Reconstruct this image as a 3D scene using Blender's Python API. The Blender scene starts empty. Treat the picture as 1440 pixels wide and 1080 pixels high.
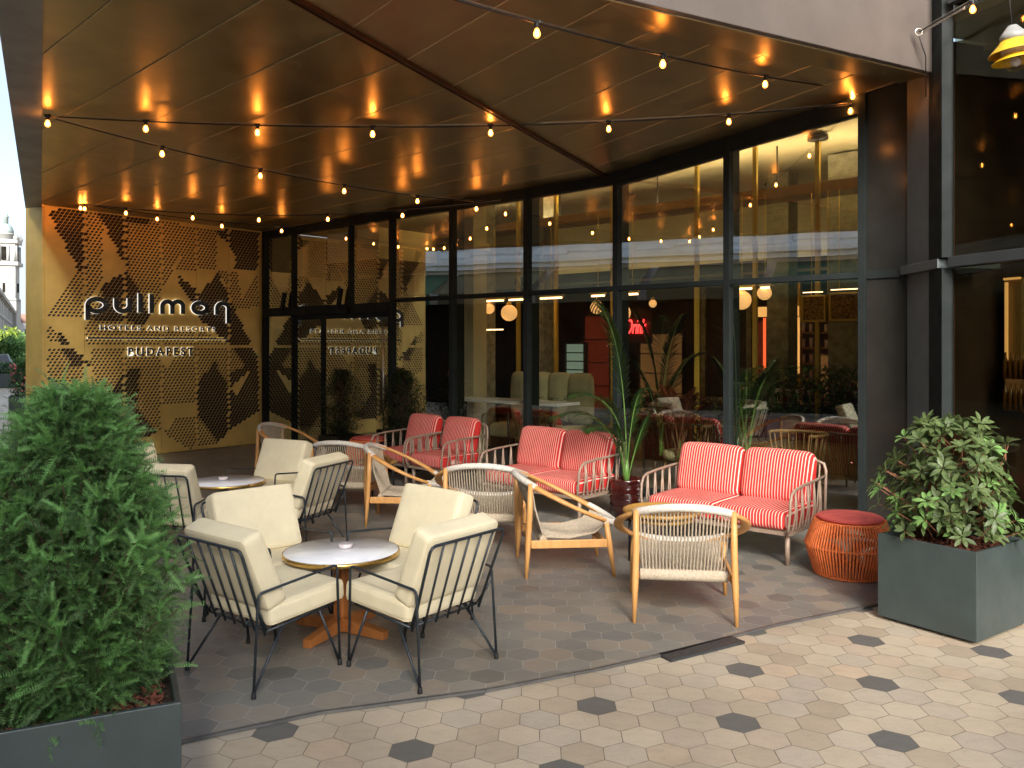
import bpy, math, random
from mathutils import Vector, Matrix
R = random.Random(7)
PI = math.pi
scene = bpy.context.scene
COL = scene.collection
rad = math.radians

# ------------------------------------------------------------------ materials
def newmat(name):
    m = bpy.data.materials.new(name); m.use_nodes = True
    nt = m.node_tree; b = nt.nodes['Principled BSDF']
    return m, nt, b
def nd(nt, t, **kw):
    n = nt.nodes.new(t)
    for k, v in kw.items(): setattr(n, k, v)
    return n
def c4(c): return (c[0], c[1], c[2], 1)
def mth(nt, op, a, b=None, c=None, clamp=False):
    n = nt.nodes.new('ShaderNodeMath'); n.operation = op; n.use_clamp = clamp
    for i, v in enumerate((a, b, c)):
        if v is None: continue
        if isinstance(v, (int, float)): n.inputs[i].default_value = v
        else: nt.links.new(v, n.inputs[i])
    return n.outputs[0]
def mixc(nt, fac, a, b, mode='MIX'):
    n = nt.nodes.new('ShaderNodeMix'); n.data_type = 'RGBA'; n.blend_type = mode
    for i, v in ((0, fac), (6, a), (7, b)):
        if isinstance(v, (int, float)): n.inputs[i].default_value = v
        elif isinstance(v, (tuple, list)): n.inputs[i].default_value = c4(v)
        else: nt.links.new(v, n.inputs[i])
    return n.outputs[2]
def noise(nt, scale, detail=4, rough=.55, vec=None, dist=0):
    n = nd(nt, 'ShaderNodeTexNoise'); n.inputs['Scale'].default_value = scale
    n.inputs['Detail'].default_value = detail; n.inputs['Roughness'].default_value = rough
    n.inputs['Distortion'].default_value = dist
    if vec is not None: nt.links.new(vec, n.inputs['Vector'])
    return n.outputs['Fac']
def ramp(nt, fac, stops):
    n = nd(nt, 'ShaderNodeValToRGB'); e = n.color_ramp.elements
    while len(e) < len(stops): e.new(.5)
    for i, (p, c) in enumerate(stops):
        e[i].position = p; e[i].color = c4(c) if isinstance(c, (tuple, list)) else (c, c, c, 1)
    nt.links.new(fac, n.inputs[0]); return n.outputs[0]
def bump(nt, b, h, strength, dist=.01):
    n = nd(nt, 'ShaderNodeBump'); n.inputs['Strength'].default_value = strength
    n.inputs['Distance'].default_value = dist
    nt.links.new(h, n.inputs['Height']); nt.links.new(n.outputs[0], b.inputs['Normal'])
def objcoord(nt, scale=None):
    t = nd(nt, 'ShaderNodeTexCoord').outputs['Object']
    if scale is None: return t
    m = nd(nt, 'ShaderNodeMapping'); m.inputs['Scale'].default_value = scale
    nt.links.new(t, m.inputs['Vector']); return m.outputs[0]
def plain(name, col, rough=.6, metal=0, var=.12, vs=6, bmp=0, bs=60, aniso=0, coat=0, spec=None, stretch=None):
    m, nt, b = newmat(name)
    v = objcoord(nt, stretch)
    f = noise(nt, vs, 5, .6, v)
    lo = tuple(x*(1-var*2) for x in col); hi = tuple(min(1, x*(1+var*2)) for x in col)
    nt.links.new(ramp(nt, f, [(.3, lo), (.7, hi)]), b.inputs['Base Color'])
    b.inputs['Metallic'].default_value = metal
    f2 = noise(nt, vs*2.3, 4, .6, v)
    nt.links.new(ramp(nt, f2, [(.3, max(.02, rough*.8)), (.7, min(1, rough*1.2))]), b.inputs['Roughness'])
    if bmp: bump(nt, b, noise(nt, bs, 3, .6, v), bmp, .004)
    if aniso: b.inputs['Anisotropic'].default_value = aniso
    if coat: b.inputs['Coat Weight'].default_value = coat
    if spec is not None: b.inputs['Specular IOR Level'].default_value = spec
    return m
def emis(name, col, s, base=(.8,.8,.8)):
    m, nt, b = newmat(name); b.inputs['Base Color'].default_value = c4(base)
    b.inputs['Emission Color'].default_value = c4(col); b.inputs['Emission Strength'].default_value = s
    return m
def wood(name, a, bcol, scale=(3, 40, 3), rough=.45):
    m, nt, b = newmat(name)
    v = objcoord(nt, scale)
    f = noise(nt, 2.0, 6, .65, v, .6)
    nt.links.new(ramp(nt, f, [(.28, a), (.72, bcol)]), b.inputs['Base Color'])
    b.inputs['Roughness'].default_value = rough
    bump(nt, b, f, .15, .002)
    return m
def glass_mat(name, tint=(.8,.82,.78), refl=.07, boost=1.6, wav=.0):
    m, nt, b = newmat(name); nt.nodes.remove(b)
    out = nt.nodes['Material Output']
    tr = nd(nt, 'ShaderNodeBsdfTransparent'); tr.inputs[0].default_value = c4(tint)
    gl = nd(nt, 'ShaderNodeBsdfGlossy'); gl.inputs['Roughness'].default_value = 0
    gl.inputs['Color'].default_value = (.95, 1, .98, 1)
    fr = nd(nt, 'ShaderNodeFresnel'); fr.inputs['IOR'].default_value = 1.45
    if wav:
        bp = nd(nt, 'ShaderNodeBump'); bp.inputs['Strength'].default_value = 1
        bp.inputs['Distance'].default_value = wav
        nt.links.new(noise(nt, 1.1, 1, .4, objcoord(nt)), bp.inputs['Height'])
        nt.links.new(bp.outputs[0], gl.inputs['Normal'])
    f = mth(nt, 'ADD', mth(nt, 'MULTIPLY', fr.outputs[0], boost), refl, clamp=True)
    bf = nd(nt, 'ShaderNodeNewGeometry').outputs['Backfacing']
    f = mth(nt, 'MULTIPLY', f, mth(nt, 'SUBTRACT', 1.0, bf))   # the far side of a pane adds no second mirror
    mx = nd(nt, 'ShaderNodeMixShader')
    nt.links.new(f, mx.inputs[0]); nt.links.new(tr.outputs[0], mx.inputs[1]); nt.links.new(gl.outputs[0], mx.inputs[2])
    nt.links.new(mx.outputs[0], out.inputs[0])
    return m
def leafmat(name, lo, hi, rough=.45, young=None):
    m, nt, b = newmat(name)
    v = objcoord(nt)
    f = noise(nt, 9, 3, .6, v)
    c = ramp(nt, f, [(.3, lo), (.7, hi)])
    g = noise(nt, 55, 2, .5, v)
    c = mixc(nt, .5, c, ramp(nt, g, [(.3, lo), (.75, young or hi)]))
    nt.links.new(c, b.inputs['Base Color']); b.inputs['Roughness'].default_value = rough
    b.inputs['Specular IOR Level'].default_value = .4
    tl = nd(nt, 'ShaderNodeBsdfTranslucent'); nt.links.new(c, tl.inputs[0])
    mx = nd(nt, 'ShaderNodeMixShader'); mx.inputs[0].default_value = .25
    nt.links.new(b.outputs[0], mx.inputs[1]); nt.links.new(tl.outputs[0], mx.inputs[2])
    nt.links.new(mx.outputs[0], nt.nodes['Material Output'].inputs[0])
    return m
def stripes(name, red, white, pitch, frac=.36, off=.0):
    m, nt, b = newmat(name)
    t = nd(nt, 'ShaderNodeTexCoord').outputs['Object']
    s = nd(nt, 'ShaderNodeSeparateXYZ'); nt.links.new(t, s.inputs[0])
    wob = mth(nt, 'MULTIPLY', noise(nt, 3, 2, .5, t), .012)
    x = mth(nt, 'DIVIDE', mth(nt, 'ADD', mth(nt, 'ADD', s.outputs[0], wob), 5+off), pitch)
    fr = mth(nt, 'FRACT', x)
    tri = mth(nt, 'ABSOLUTE', mth(nt, 'SUBTRACT', fr, .5))
    k = mth(nt, 'MULTIPLY', mth(nt, 'SUBTRACT', frac/2+.03, tri), 18, clamp=True)
    c = mixc(nt, k, red, white)
    c = mixc(nt, .35, c, ramp(nt, noise(nt, 7, 4, .6, t), [(.3, .55), (.7, 1.)]), 'MULTIPLY')
    nt.links.new(c, b.inputs['Base Color']); b.inputs['Roughness'].default_value = .85
    b.inputs['Specular IOR Level'].default_value = .2
    bump(nt, b, noise(nt, 6, 3, .5, t), .5, .02)
    return m
HS = 1.8/9.438      # distance between hexagon centres, m
def hexmat(name, cols, dark=None, grout=(.3,.28,.25), rough=.5, gw=.012, bmp=.3, stain=.42, glossvar=.15, gmin=.35):
    m, nt, b = newmat(name)
    geo = nd(nt, 'ShaderNodeNewGeometry').outputs['Position']
    mp = nd(nt, 'ShaderNodeMapping'); mp.vector_type = 'TEXTURE'
    mp.inputs['Location'].default_value = (5.698*HS, 21.15*HS, 0)
    mp.inputs['Rotation'].default_value = (0, 0, -.034)
    mp.inputs['Scale'].default_value = (HS, HS, HS)
    nt.links.new(geo, mp.inputs[0])
    s = nd(nt, 'ShaderNodeSeparateXYZ'); nt.links.new(mp.outputs[0], s.inputs[0])
    X, Y = s.outputs[0], s.outputs[1]
    q3 = math.sqrt(3)
    def cell(dx, dy):
        rx = mth(nt, 'ROUND', mth(nt, 'SUBTRACT', X, dx)); ry = mth(nt, 'ROUND', mth(nt, 'DIVIDE', mth(nt, 'SUBTRACT', Y, dy), q3))
        cx = mth(nt, 'ADD', rx, dx); cy = mth(nt, 'ADD', mth(nt, 'MULTIPLY', ry, q3), dy)
        lx = mth(nt, 'SUBTRACT', X, cx); ly = mth(nt, 'SUBTRACT', Y, cy)
        d = mth(nt, 'ADD', mth(nt, 'MULTIPLY', lx, lx), mth(nt, 'MULTIPLY', ly, ly))
        return cx, cy, lx, ly, d
    A = cell(0, 0); B = cell(.5, q3/2)
    sel = mth(nt, 'LESS_THAN', B[4], A[4])
    def pick(i):
        return mth(nt, 'ADD', A[i], mth(nt, 'MULTIPLY', sel, mth(nt, 'SUBTRACT', B[i], A[i])))
    cx, cy, lx, ly = pick(0), pick(1), pick(2), pick(3)
    ax, ay = mth(nt, 'ABSOLUTE', lx), mth(nt, 'ABSOLUTE', ly)
    e = mth(nt, 'MAXIMUM', ax, mth(nt, 'ADD', mth(nt, 'MULTIPLY', ax, .5), mth(nt, 'MULTIPLY', ay, q3/2)))
    cmb = nd(nt, 'ShaderNodeCombineXYZ'); nt.links.new(cx, cmb.inputs[0]); nt.links.new(cy, cmb.inputs[1])
    wn = nd(nt, 'ShaderNodeTexWhiteNoise'); wn.noise_dimensions = '3D'
    sc = nd(nt, 'ShaderNodeVectorMath'); sc.operation = 'SCALE'; sc.inputs[3].default_value = 2.0
    rn = nd(nt, 'ShaderNodeVectorMath'); rn.operation = 'ADD'; rn.inputs[1].default_value = (.25, .25, .25)
    nt.links.new(cmb.outputs[0], rn.inputs[0]); nt.links.new(rn.outputs[0], sc.inputs[0])
    fl = nd(nt, 'ShaderNodeVectorMath'); fl.operation = 'FLOOR'; nt.links.new(sc.outputs[0], fl.inputs[0])
    nt.links.new(fl.outputs[0], wn.inputs['Vector'])
    c = ramp(nt, wn.outputs['Value'], cols)
    nv = nd(nt, 'ShaderNodeVectorMath'); nv.operation = 'ADD'
    nt.links.new(geo, nv.inputs[0]); nt.links.new(wn.outputs['Color'], nv.inputs[1])
    str_ = nd(nt, 'ShaderNodeMapping'); str_.inputs['Scale'].default_value = (1, 2.6, 1); str_.inputs['Rotation'].default_value = (0, 0, .4)
    nt.links.new(nv.outputs[0], str_.inputs[0])
    f = noise(nt, 11, 6, .65, str_.outputs[0], .5)
    c = mixc(nt, .55, c, ramp(nt, f, [(.25, .7), (.5, .95), (.75, 1.)]), 'MULTIPLY')
    big = noise(nt, .9, 5, .6, geo)
    c = mixc(nt, stain, c, ramp(nt, big, [(.35, .45), (.6, 1.)]), 'MULTIPLY')
    spk = noise(nt, 90, 2, .7, geo)
    c = mixc(nt, .3, c, ramp(nt, spk, [(.3, .45), (.42, 1.)]), 'MULTIPLY')
    if dark:
        r = mth(nt, 'ROUND', mth(nt, 'DIVIDE', cy, q3/2)); q = mth(nt, 'ROUND', mth(nt, 'SUBTRACT', cx, mth(nt, 'MULTIPLY', r, .5)))
        k = mth(nt, 'ADD', mth(nt, 'ADD', q, mth(nt, 'MULTIPLY', r, 4)), 1500)
        md = mth(nt, 'MODULO', k, 15)
        isd = mth(nt, 'LESS_THAN', mth(nt, 'MINIMUM', md, mth(nt, 'SUBTRACT', 15, md)), .4)
        dc = mixc(nt, f, tuple(x*.7 for x in dark), tuple(x*1.5 for x in dark))
        dc = mixc(nt, ramp(nt, spk, [(.66, 0.), (.72, .6)]), dc, (.2, .2, .2))
        c = mixc(nt, isd, c, dc)
    wob = mth(nt, 'MULTIPLY', mth(nt, 'SUBTRACT', noise(nt, 30, 3, .6, geo), .5), .012)
    g = mth(nt, 'MULTIPLY', mth(nt, 'SUBTRACT', mth(nt, 'ADD', e, wob), .5-gw), 90, clamp=True)
    gvis = ramp(nt, noise(nt, 5, 3, .5, geo), [(.3, gmin), (.6, 1.)])
    gg = mth(nt, 'MULTIPLY', g, gvis)
    c = mixc(nt, gg, c, grout)
    nt.links.new(c, b.inputs['Base Color'])
    rr = ramp(nt, mth(nt, 'ADD', mth(nt, 'MULTIPLY', f, .5), mth(nt, 'MULTIPLY', wn.outputs['Value'], .5)), [(.2, rough-glossvar), (.8, rough+glossvar)])
    nt.links.new(rr, b.inputs['Roughness'])
    h = mth(nt, 'SUBTRACT', mth(nt, 'MULTIPLY', f, .25), g)
    bump(nt, b, h, bmp, .004)
    return m

M = {}
M['cream'] = plain('cream_fabric', (.79, .69, .475), .85, 0, .04, 5, .5, 7, spec=.15)
M['cream_int'] = plain('cream_plaster', (.66, .58, .36), .8, 0, .05, 2)
M['iron'] = plain('dark_painted_steel', (.035, .043, .052), .38, .4, .15, 20)
M['rubber'] = plain('black_rubber', (.012, .012, .012), .7, 0, .1, 30)
M['marble'] = plain('white_marble', (.86, .86, .89), .22, 0, .05, 5)
M['brass'] = plain('brass_edge', (.66, .42, .12), .3, .9, .1, 9)
M['brass_wall'] = plain('patinated_brass', (.90, .60, .18), .42, .25, .09, 1.6)
M['hole'] = plain('dark_recess', (.02, .010, .009), .8, 0, .1, 9)
M['teak'] = wood('oiled_teak', (.30, .09, .02), (.50, .19, .05), (5, 5, 1.2))
M['oak'] = wood('light_oak', (.58, .26, .075), (.76, .41, .14), (6, 6, 1.2))
M['oak_dark'] = wood('honey_oak', (.34, .17, .035), (.50, .27, .07), (6, 6, 1.2), .3)
M['rope'] = plain('grey_rope', (.50, .41, .30), .9, 0, .12, 60, .7, 160)
M['rope_white'] = plain('white_rope', (.70, .64, .56), .9, 0, .1, 60, .7, 160)
M['taupe'] = plain('taupe_painted_metal', (.34, .245, .18), .5, .2, .08, 12)
M['stripe'] = stripes('red_striped_fabric', (.64, .036, .032), (.86, .62, .52), .0265, .27)
M['orange_cord'] = plain('orange_cord', (.80, .19, .05), .6, 0, .12, 30, .3, 90)
M['coral'] = plain('coral_fabric', (.66, .11, .09), .85, 0, .08, 10, .2, 60)
M['planter'] = plain('anthracite_planter', (.046, .061, .060), .42, 0, .07, 4, .12, 90)
M['facade'] = plain('anthracite_metal', (.027, .032, .035), .6, 0, .1, 2, .05, 40)
M['facade_dark'] = plain('dark_glossy_panel', (.03, .028, .024), .16, .2, .15, 2)
M['facade_blue'] = plain('slate_metal', (.10, .118, .125), .55, 0, .08, 2, .05, 40)
M['frame'] = plain('black_window_frame', (.016, .02, .02), .62, 0, .1, 3, spec=.12)
M['soffit'] = plain('bronze_soffit', (.47, .38, .205), .37, 1, .06, 1.4)
M['soffit_joint'] = plain('pale_brass_joint', (.58, .48, .28), .5, .3, .1, 9)
M['seam'] = plain('dark_copper_trim', (.12, .05, .025), .35, .8, .1, 9)
M['fascia'] = plain('beige_metal_fascia', (.135, .112, .10), .5, .15, .05, 2, .1, 60)
M['fascia_dark'] = plain('grey_metal_edge', (.30, .28, .25), .5, .2, .08, 2)
M['glass'] = glass_mat('window_glass', (.94, .95, .90), .25, 2.3, .0012)
M['glass_dark'] = glass_mat('tinted_glass', (.60, .61, .55), .035, .7, .001)
M['clear'] = glass_mat('clear_glass', (.95, .96, .97), .03, 1.5)
M['bulb'] = emis('bulb_glow', (1, .40, .09), 36, (.9, .5, .2))
M['bulb_glass'] = glass_mat('bulb_glass', (1, .82, .6), .03, 1.0)
_n = M['bulb_glass'].node_tree; _a = _n.nodes.new('ShaderNodeAddShader'); _e = _n.nodes.new('ShaderNodeEmission')
_e.inputs[0].default_value = (1, .30, .05, 1); _e.inputs[1].default_value = 1.0
_o = _n.nodes['Material Output']; _l = _o.inputs[0].links[0].from_socket
_n.links.new(_l, _a.inputs[0]); _n.links.new(_e.outputs[0], _a.inputs[1]); _n.links.new(_a.outputs[0], _o.inputs[0])
M['socket'] = plain('black_socket', (.012, .012, .013), .5)
M['cable'] = plain('black_cable', (.014, .012, .012), .5)
M['wire'] = plain('steel_wire', (.5, .46, .4), .35, .9)
M['letter'] = plain('black_letter_face', (.008, .008, .009), .3)
M['letter_lit'] = emis('letter_backlight', (1, .96, .86), .22)
M['light_hex'] = hexmat('beige_hexagon_paving', [(0, (.45, .36, .26)), (.3, (.54, .44, .32)), (.55, (.58, .475, .345)), (.8, (.48, .40, .31)), (1, (.56, .42, .29))],
                        dark=(.12, .112, .10), grout=(.10, .08, .06), rough=.62, gw=.015, gmin=.65)
M['dark_hex'] = hexmat('dark_hexagon_floor', [(0, (.165, .155, .135)), (.25, (.24, .225, .195)), (.5, (.195, .188, .172)), (.75, (.285, .25, .205)), (1, (.29, .235, .18))],
                       grout=(.5, .46, .38), rough=.44, gw=.012, bmp=.2, stain=.3, glossvar=.11)
M['steel_edge'] = plain('steel_edging', (.16, .155, .15), .4, .5)
M['drain'] = plain('dark_drain_cover', (.05, .052, .055), .5, .3, .1, 30, .3, 60)
M['mulch'] = plain('bark_mulch', (.19, .06, .032), .9, 0, .3, 26, .6, 60)
M['soil'] = plain('dark_soil', (.045, .025, .018), .95, 0, .3, 30, .8, 50)
M['yew'] = leafmat('yew_needles', (.035, .085, .028), (.13, .235, .08), .5, (.23, .40, .13))
M['yew_young'] = leafmat('yew_young_needles', (.13, .30, .08), (.21, .44, .13), .5, (.27, .5, .16))
M['laurel'] = leafmat('rhododendron_leaves', (.04, .07, .025), (.13, .18, .06), .42, (.22, .28, .10))
M['laurel_young'] = leafmat('rhododendron_young_leaves', (.12, .26, .07), (.22, .38, .11), .35, (.3, .46, .15))
M['palm'] = leafmat('palm_leaves', (.02, .06, .012), (.05, .115, .028), .35)
M['palm_stem'] = plain('palm_stalk', (.10, .20, .04), .4, 0, .1, 8)
M['dark_leaf'] = leafmat('dark_shrub_leaves', (.012, .026, .01), (.035, .06, .02), .4)
M['tree_leaf'] = leafmat('street_tree_leaves', (.03, .09, .02), (.10, .20, .05), .6)
M['yellow_leaf'] = leafmat('yellow_green_leaves', (.14, .22, .03), (.3, .4, .06), .6)
M['bark'] = plain('bark', (.11, .065, .04), .9, 0, .2, 20, .6, 40)
M['twig'] = plain('reddish_twig', (.22, .09, .045), .8, 0, .2, 20)
M['glaze'] = plain('oxblood_glaze', (.045, .007, .006), .12, 0, .3, 5, .3, 10, coat=.8)
M['black_metal'] = plain('black_metal', (.012, .012, .013), .4, .5)
M['interior_dark'] = plain('dark_brown_panelling', (.05, .028, .018), .5, 0, .2, 3)
M['concrete'] = plain('rough_plaster_column', (.32, .30, .22), .85, 0, .2, 9, .5, 30)
M['brass_int'] = plain('polished_brass', (.85, .58, .10), .38, .45, .06, 3)
M['globe'] = emis('amber_globe', (1, .50, .17), .26, (.8, .5, .2))
M['tube'] = emis('warm_light_tube', (1, .60, .28), 1.6)
M['down'] = emis('added_warm_spot', (1, .70, .38), 1050)  # added spots, fill light for the bar interior
M['fill_strip'] = emis('added_strip_glow', (1, .78, .46), 6)  # added strip in the trough, unseen, lifts the ceiling
M['fill_strip_dim'] = emis('added_strip_glow_dim', (1, .78, .46), .6)  # weaker added strip on the back wall shelf, unseen
M['red_dim'] = emis('dim_red_glow', (1, .12, .04), .02, (.035,.012,.01))
M['green_lit'] = emis('pale_green_pane', (.6, .8, .6), .07, (.12,.14,.12))
M['brown_lit'] = emis('dim_amber_glow', (1, .45, .14), .035, (.14,.07,.03))
M['neon'] = emis('red_neon', (1, .025, .03), 1.2)
M['amber_panel'] = emis('amber_backlit_panel', (1, .48, .14), .3, (.5,.3,.1))
M['red_panel'] = emis('red_lit_panel', (1, .13, .04), .4, (.5,.1,.05))
M['bar_front'] = wood('ribbed_bar_front', (.20, .11, .03), (.36, .22, .07), (30, 3, 1))
M['red_top'] = plain('oxblood_counter', (.09, .018, .012), .3)
M['white_top'] = plain('white_counter', (.6, .6, .55), .4)
M['velvet'] = plain('cream_velvet', (.5, .45, .26), .9, 0, .1, 4, .3, 8)
M['bottle_g'] = plain('green_bottle', (.015, .05, .02), .1, 0, .1, 8, coat=.5)
M['bottle_a'] = plain('amber_bottle', (.20, .07, .01), .12, 0, .1, 8, coat=.5)
M['clear_w'] = plain('frosted_glassware', (.65, .58, .58), .2)
M['mesh_gold'] = plain('gold_mesh', (.35, .19, .05), .45, .7, .45, 30, .5, 50)
M['rattan'] = plain('rattan', (.35, .2, .08), .6, 0, .15, 20, .4, 60)
M['stone'] = plain('pale_limestone', (.90, .91, .92), .8, 0, .08, .6, .2, 8)
M['stone_trim'] = plain('limestone_trim', (.82, .82, .83), .75, 0, .06, 1)
M['shop_dark'] = plain('dark_shopfront', (.012, .011, .009), .95, 0, .25, .6, spec=.03)
M['window_dark'] = plain('dark_window', (.03, .035, .045), .4, 0, .2, 1)
M['awning'] = plain('olive_awning', (.20, .17, .09), .9, 0, .2, .5, .3, 3)
M['awning_green'] = plain('green_awning', (.03, .11, .07), .9, 0, .1, 1)
M['roof_grey'] = plain('lead_roof', (.20, .25, .25), .6, 0, .15, .4)
M['roof_red'] = plain('red_tiles', (.24, .13, .10), .8, 0, .15, .4)
M['church'] = plain('weathered_limestone', (.27, .275, .27), .85, 0, .18, .12, .2, 3)
M['yellow'] = plain('yellow_lamp_metal', (.70, .42, .02), .35, 0, .06, 8)
M['lamp_grey'] = plain('grey_lamp_cap', (.28, .28, .27), .45, 0, .1, 8)
M['car'] = plain('black_car_paint', (.01, .01, .012), .15, 0, .1, 3, coat=.8)
M['flower'] = plain('pink_flowers', (.5, .14, .13), .7)

# ------------------------------------------------------------------ mesh builder
class MB:
    def __init__(s): s.v = []; s.f = []; s.sm = []
    def add(s, vs, fs, smooth=False):
        o = len(s.v); s.v += [tuple(p) for p in vs]
        s.f += [tuple(i+o for i in f) for f in fs]; s.sm += [smooth]*len(fs); return s
    def box(s, c, d, rz=0, m=None):
        x, y, z = d[0]/2, d[1]/2, d[2]/2; cs, sn = math.cos(rz), math.sin(rz)
        vs = []
        for a, b, e in ((-1,-1,-1),(1,-1,-1),(1,1,-1),(-1,1,-1),(-1,-1,1),(1,-1,1),(1,1,1),(-1,1,1)):
            p = Vector((a*x, b*y, e*z))
            if m is not None: p = m @ p
            vs.append((c[0]+p.x*cs-p.y*sn, c[1]+p.x*sn+p.y*cs, c[2]+p.z))
        return s.add(vs, [(0,3,2,1),(4,5,6,7),(0,1,5,4),(1,2,6,5),(2,3,7,6),(3,0,4,7)])
    def beam(s, a, b, w, h, up=(0,0,1)):
        a, b = Vector(a), Vector(b); d = (b-a).normalized(); u = Vector(up)
        side = d.cross(u)
        if side.length < 1e-4: side = d.cross(Vector((0,1,0)))
        side.normalize(); u = side.cross(d).normalized()
        vs = []
        for p in (a, b):
            for i, j in ((-1,-1),(1,-1),(1,1),(-1,1)): vs.append(p+side*(i*w/2)+u*(j*h/2))
        return s.add(vs, [(0,1,2,3),(7,6,5,4),(0,4,5,1),(1,5,6,2),(2,6,7,3),(3,7,4,0)])
    def tube(s, pts, r, seg=8, closed=False, flat=1.0, cap=True):
        P = [Vector(p) for p in pts]; n = len(P)
        rr = r if isinstance(r, (list, tuple)) else [r]*n
        T = []
        for i in range(n):
            if closed: t = P[(i+1) % n]-P[i-1]
            else: t = P[min(i+1, n-1)]-P[max(i-1, 0)]
            T.append(t.normalized() if t.length > 1e-9 else Vector((0,0,1)))
        ref = Vector((0,0,1)) if abs(T[0].z) < .9 else Vector((1,0,0))
        N = (ref-T[0]*ref.dot(T[0])).normalized(); vs = []
        for i in range(n):
            N = (N-T[i]*N.dot(T[i]))
            if N.length < 1e-6: N = Vector((1,0,0))
            N.normalize(); B = T[i].cross(N)
            for k in range(seg):
                a = 2*PI*k/seg; vs.append(P[i]+N*(math.cos(a)*rr[i]*flat)+B*(math.sin(a)*rr[i]))
        fs = []
        for i in range(n if closed else n-1):
            j = (i+1) % n
            for k in range(seg):
                l = (k+1) % seg; fs.append((i*seg+k, i*seg+l, j*seg+l, j*seg+k))
        s.add(vs, fs, True)
        if cap and not closed:
            o = len(s.v)-n*seg
            s.f.append(tuple(o+k for k in reversed(range(seg)))); s.sm.append(False)
            s.f.append(tuple(o+(n-1)*seg+k for k in range(seg))); s.sm.append(False)
        return s
    def lathe(s, prof, seg=32, c=(0,0,0), smooth=True):
        vs = []; fs = []
        for r, z in prof:
            for k in range(seg):
                a = 2*PI*k/seg; vs.append((c[0]+r*math.cos(a), c[1]+r*math.sin(a), c[2]+z))
        for i in range(len(prof)-1):
            for k in range(seg):
                l = (k+1) % seg; fs.append((i*seg+k, i*seg+l, (i+1)*seg+l, (i+1)*seg+k))
        s.add(vs, fs, smooth)
        o = len(s.v)-len(vs)
        if prof[0][0] > 1e-4: s.f.append(tuple(o+k for k in reversed(range(seg)))); s.sm.append(False)
        if prof[-1][0] > 1e-4: s.f.append(tuple(o+(len(prof)-1)*seg+k for k in range(seg))); s.sm.append(False)
        return s
    def prism(s, poly, z0, z1):
        n = len(poly); area = sum(poly[i][0]*poly[(i+1) % n][1]-poly[(i+1) % n][0]*poly[i][1] for i in range(n))
        if area < 0: poly = poly[::-1]
        f0 = (lambda p: z0(p)) if callable(z0) else (lambda p: z0)
        f1 = (lambda p: z1(p)) if callable(z1) else (lambda p: z1)
        vs = [(p[0], p[1], f0(p)) for p in poly]+[(p[0], p[1], f1(p)) for p in poly]
        fs = [tuple(reversed(range(n))), tuple(range(n, 2*n))]
        for i in range(n): j = (i+1) % n; fs.append((i, j, n+j, n+i))
        return s.add(vs, fs)
    def cushion(s, c, d, r=.04, puff=.02, n=12, m=None):
        # rounded, slightly swollen box of half-sizes d/2
        a = [x/2 for x in d]; idx = {}; vs = []; fs = []
        def pt(p):
            k = tuple(round(x, 5) for x in p)
            if k in idx: return idx[k]
            q = [p[i]*a[i] for i in range(3)]
            core = [max(-(a[i]-r), min(a[i]-r, q[i])) for i in range(3)]
            v = Vector([q[i]-core[i] for i in range(3)])
            if v.length > 1e-9: v = v.normalized()*r
            q = Vector(core)+v
            w = [math.cos(p[i]*PI/2*.92) for i in range(3)]
            ax = min(range(3), key=lambda i: a[i])
            oth = [i for i in range(3) if i != ax]
            q[ax] += p[ax]*puff*(w[oth[0]]*w[oth[1]])**.6
            for i in oth: q[i] += p[i]*puff*.35*w[oth[0] if i == oth[1] else oth[1]]
            if m is not None: q = m @ q
            idx[k] = len(vs); vs.append((q.x+c[0], q.y+c[1], q.z+c[2])); return idx[k]
        g = []
        for i in range(n+1):
            t = -1+2*i/n
            g.append(math.copysign(1-(1-abs(t))**1.5, t) if abs(t) > 0 else 0)
        for ax in range(3):
            for sg in (-1, 1):
                u, w = [(1,2),(2,0),(0,1)][ax]
                for i in range(n):
                    for j in range(n):
                        q = []
                        for (p1, p2) in ((i,j),(i+1,j),(i+1,j+1),(i,j+1)):
                            e = [0,0,0]; e[ax] = sg; e[u] = g[p1]; e[w] = g[p2]; q.append(pt(e))
                        if sg < 0: q.reverse()
                        fs.append(tuple(q))
        return s.add(vs, fs, True)
    def build(s, name, mat, parent=None, loc=(0,0,0), bevel=0, mats=None, shade=None):
        me = bpy.data.meshes.new(name); me.from_pydata(s.v, [], s.f); me.materials.append(M[mat] if isinstance(mat, str) else mat)
        me.polygons.foreach_set('use_smooth', s.sm if shade is None else [shade]*len(s.f)); me.update()
        o = bpy.data.objects.new(name, me); COL.objects.link(o); o.location = loc
        if parent: o.parent = parent
        if bevel:
            b = o.modifiers.new('bevel', 'BEVEL'); b.width = bevel; b.segments = 2; b.limit_method = 'ANGLE'; b.angle_limit = rad(40)
        return o
def tag(o, label=None, cat=None, group=None, kind=None):
    if label: o['label'] = label
    if cat: o['category'] = cat
    if group: o['group'] = group
    if kind: o['kind'] = kind
    return o
def thing(name, label, cat, loc=(0,0,0), rz=0, group=None):
    o = bpy.data.objects.new(name, None); COL.objects.link(o); o.empty_display_size = .1
    o.location = loc; o.rotation_euler = (0,0,rz); return tag(o, label, cat, group)
def copy_tree(o, loc, rz, label):
    c = o.copy(); COL.objects.link(c); c.location = loc; c.rotation_euler = (0,0,rz); c['label'] = label
    for ch in list(o.children):
        d = ch.copy(); COL.objects.link(d); d.parent = c
        for g in list(ch.children):
            e = g.copy(); COL.objects.link(e); e.parent = d
    return c
def facing(fx, fy): return math.atan2(-fx, fy)   # local +y looks along (fx, fy)

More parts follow.
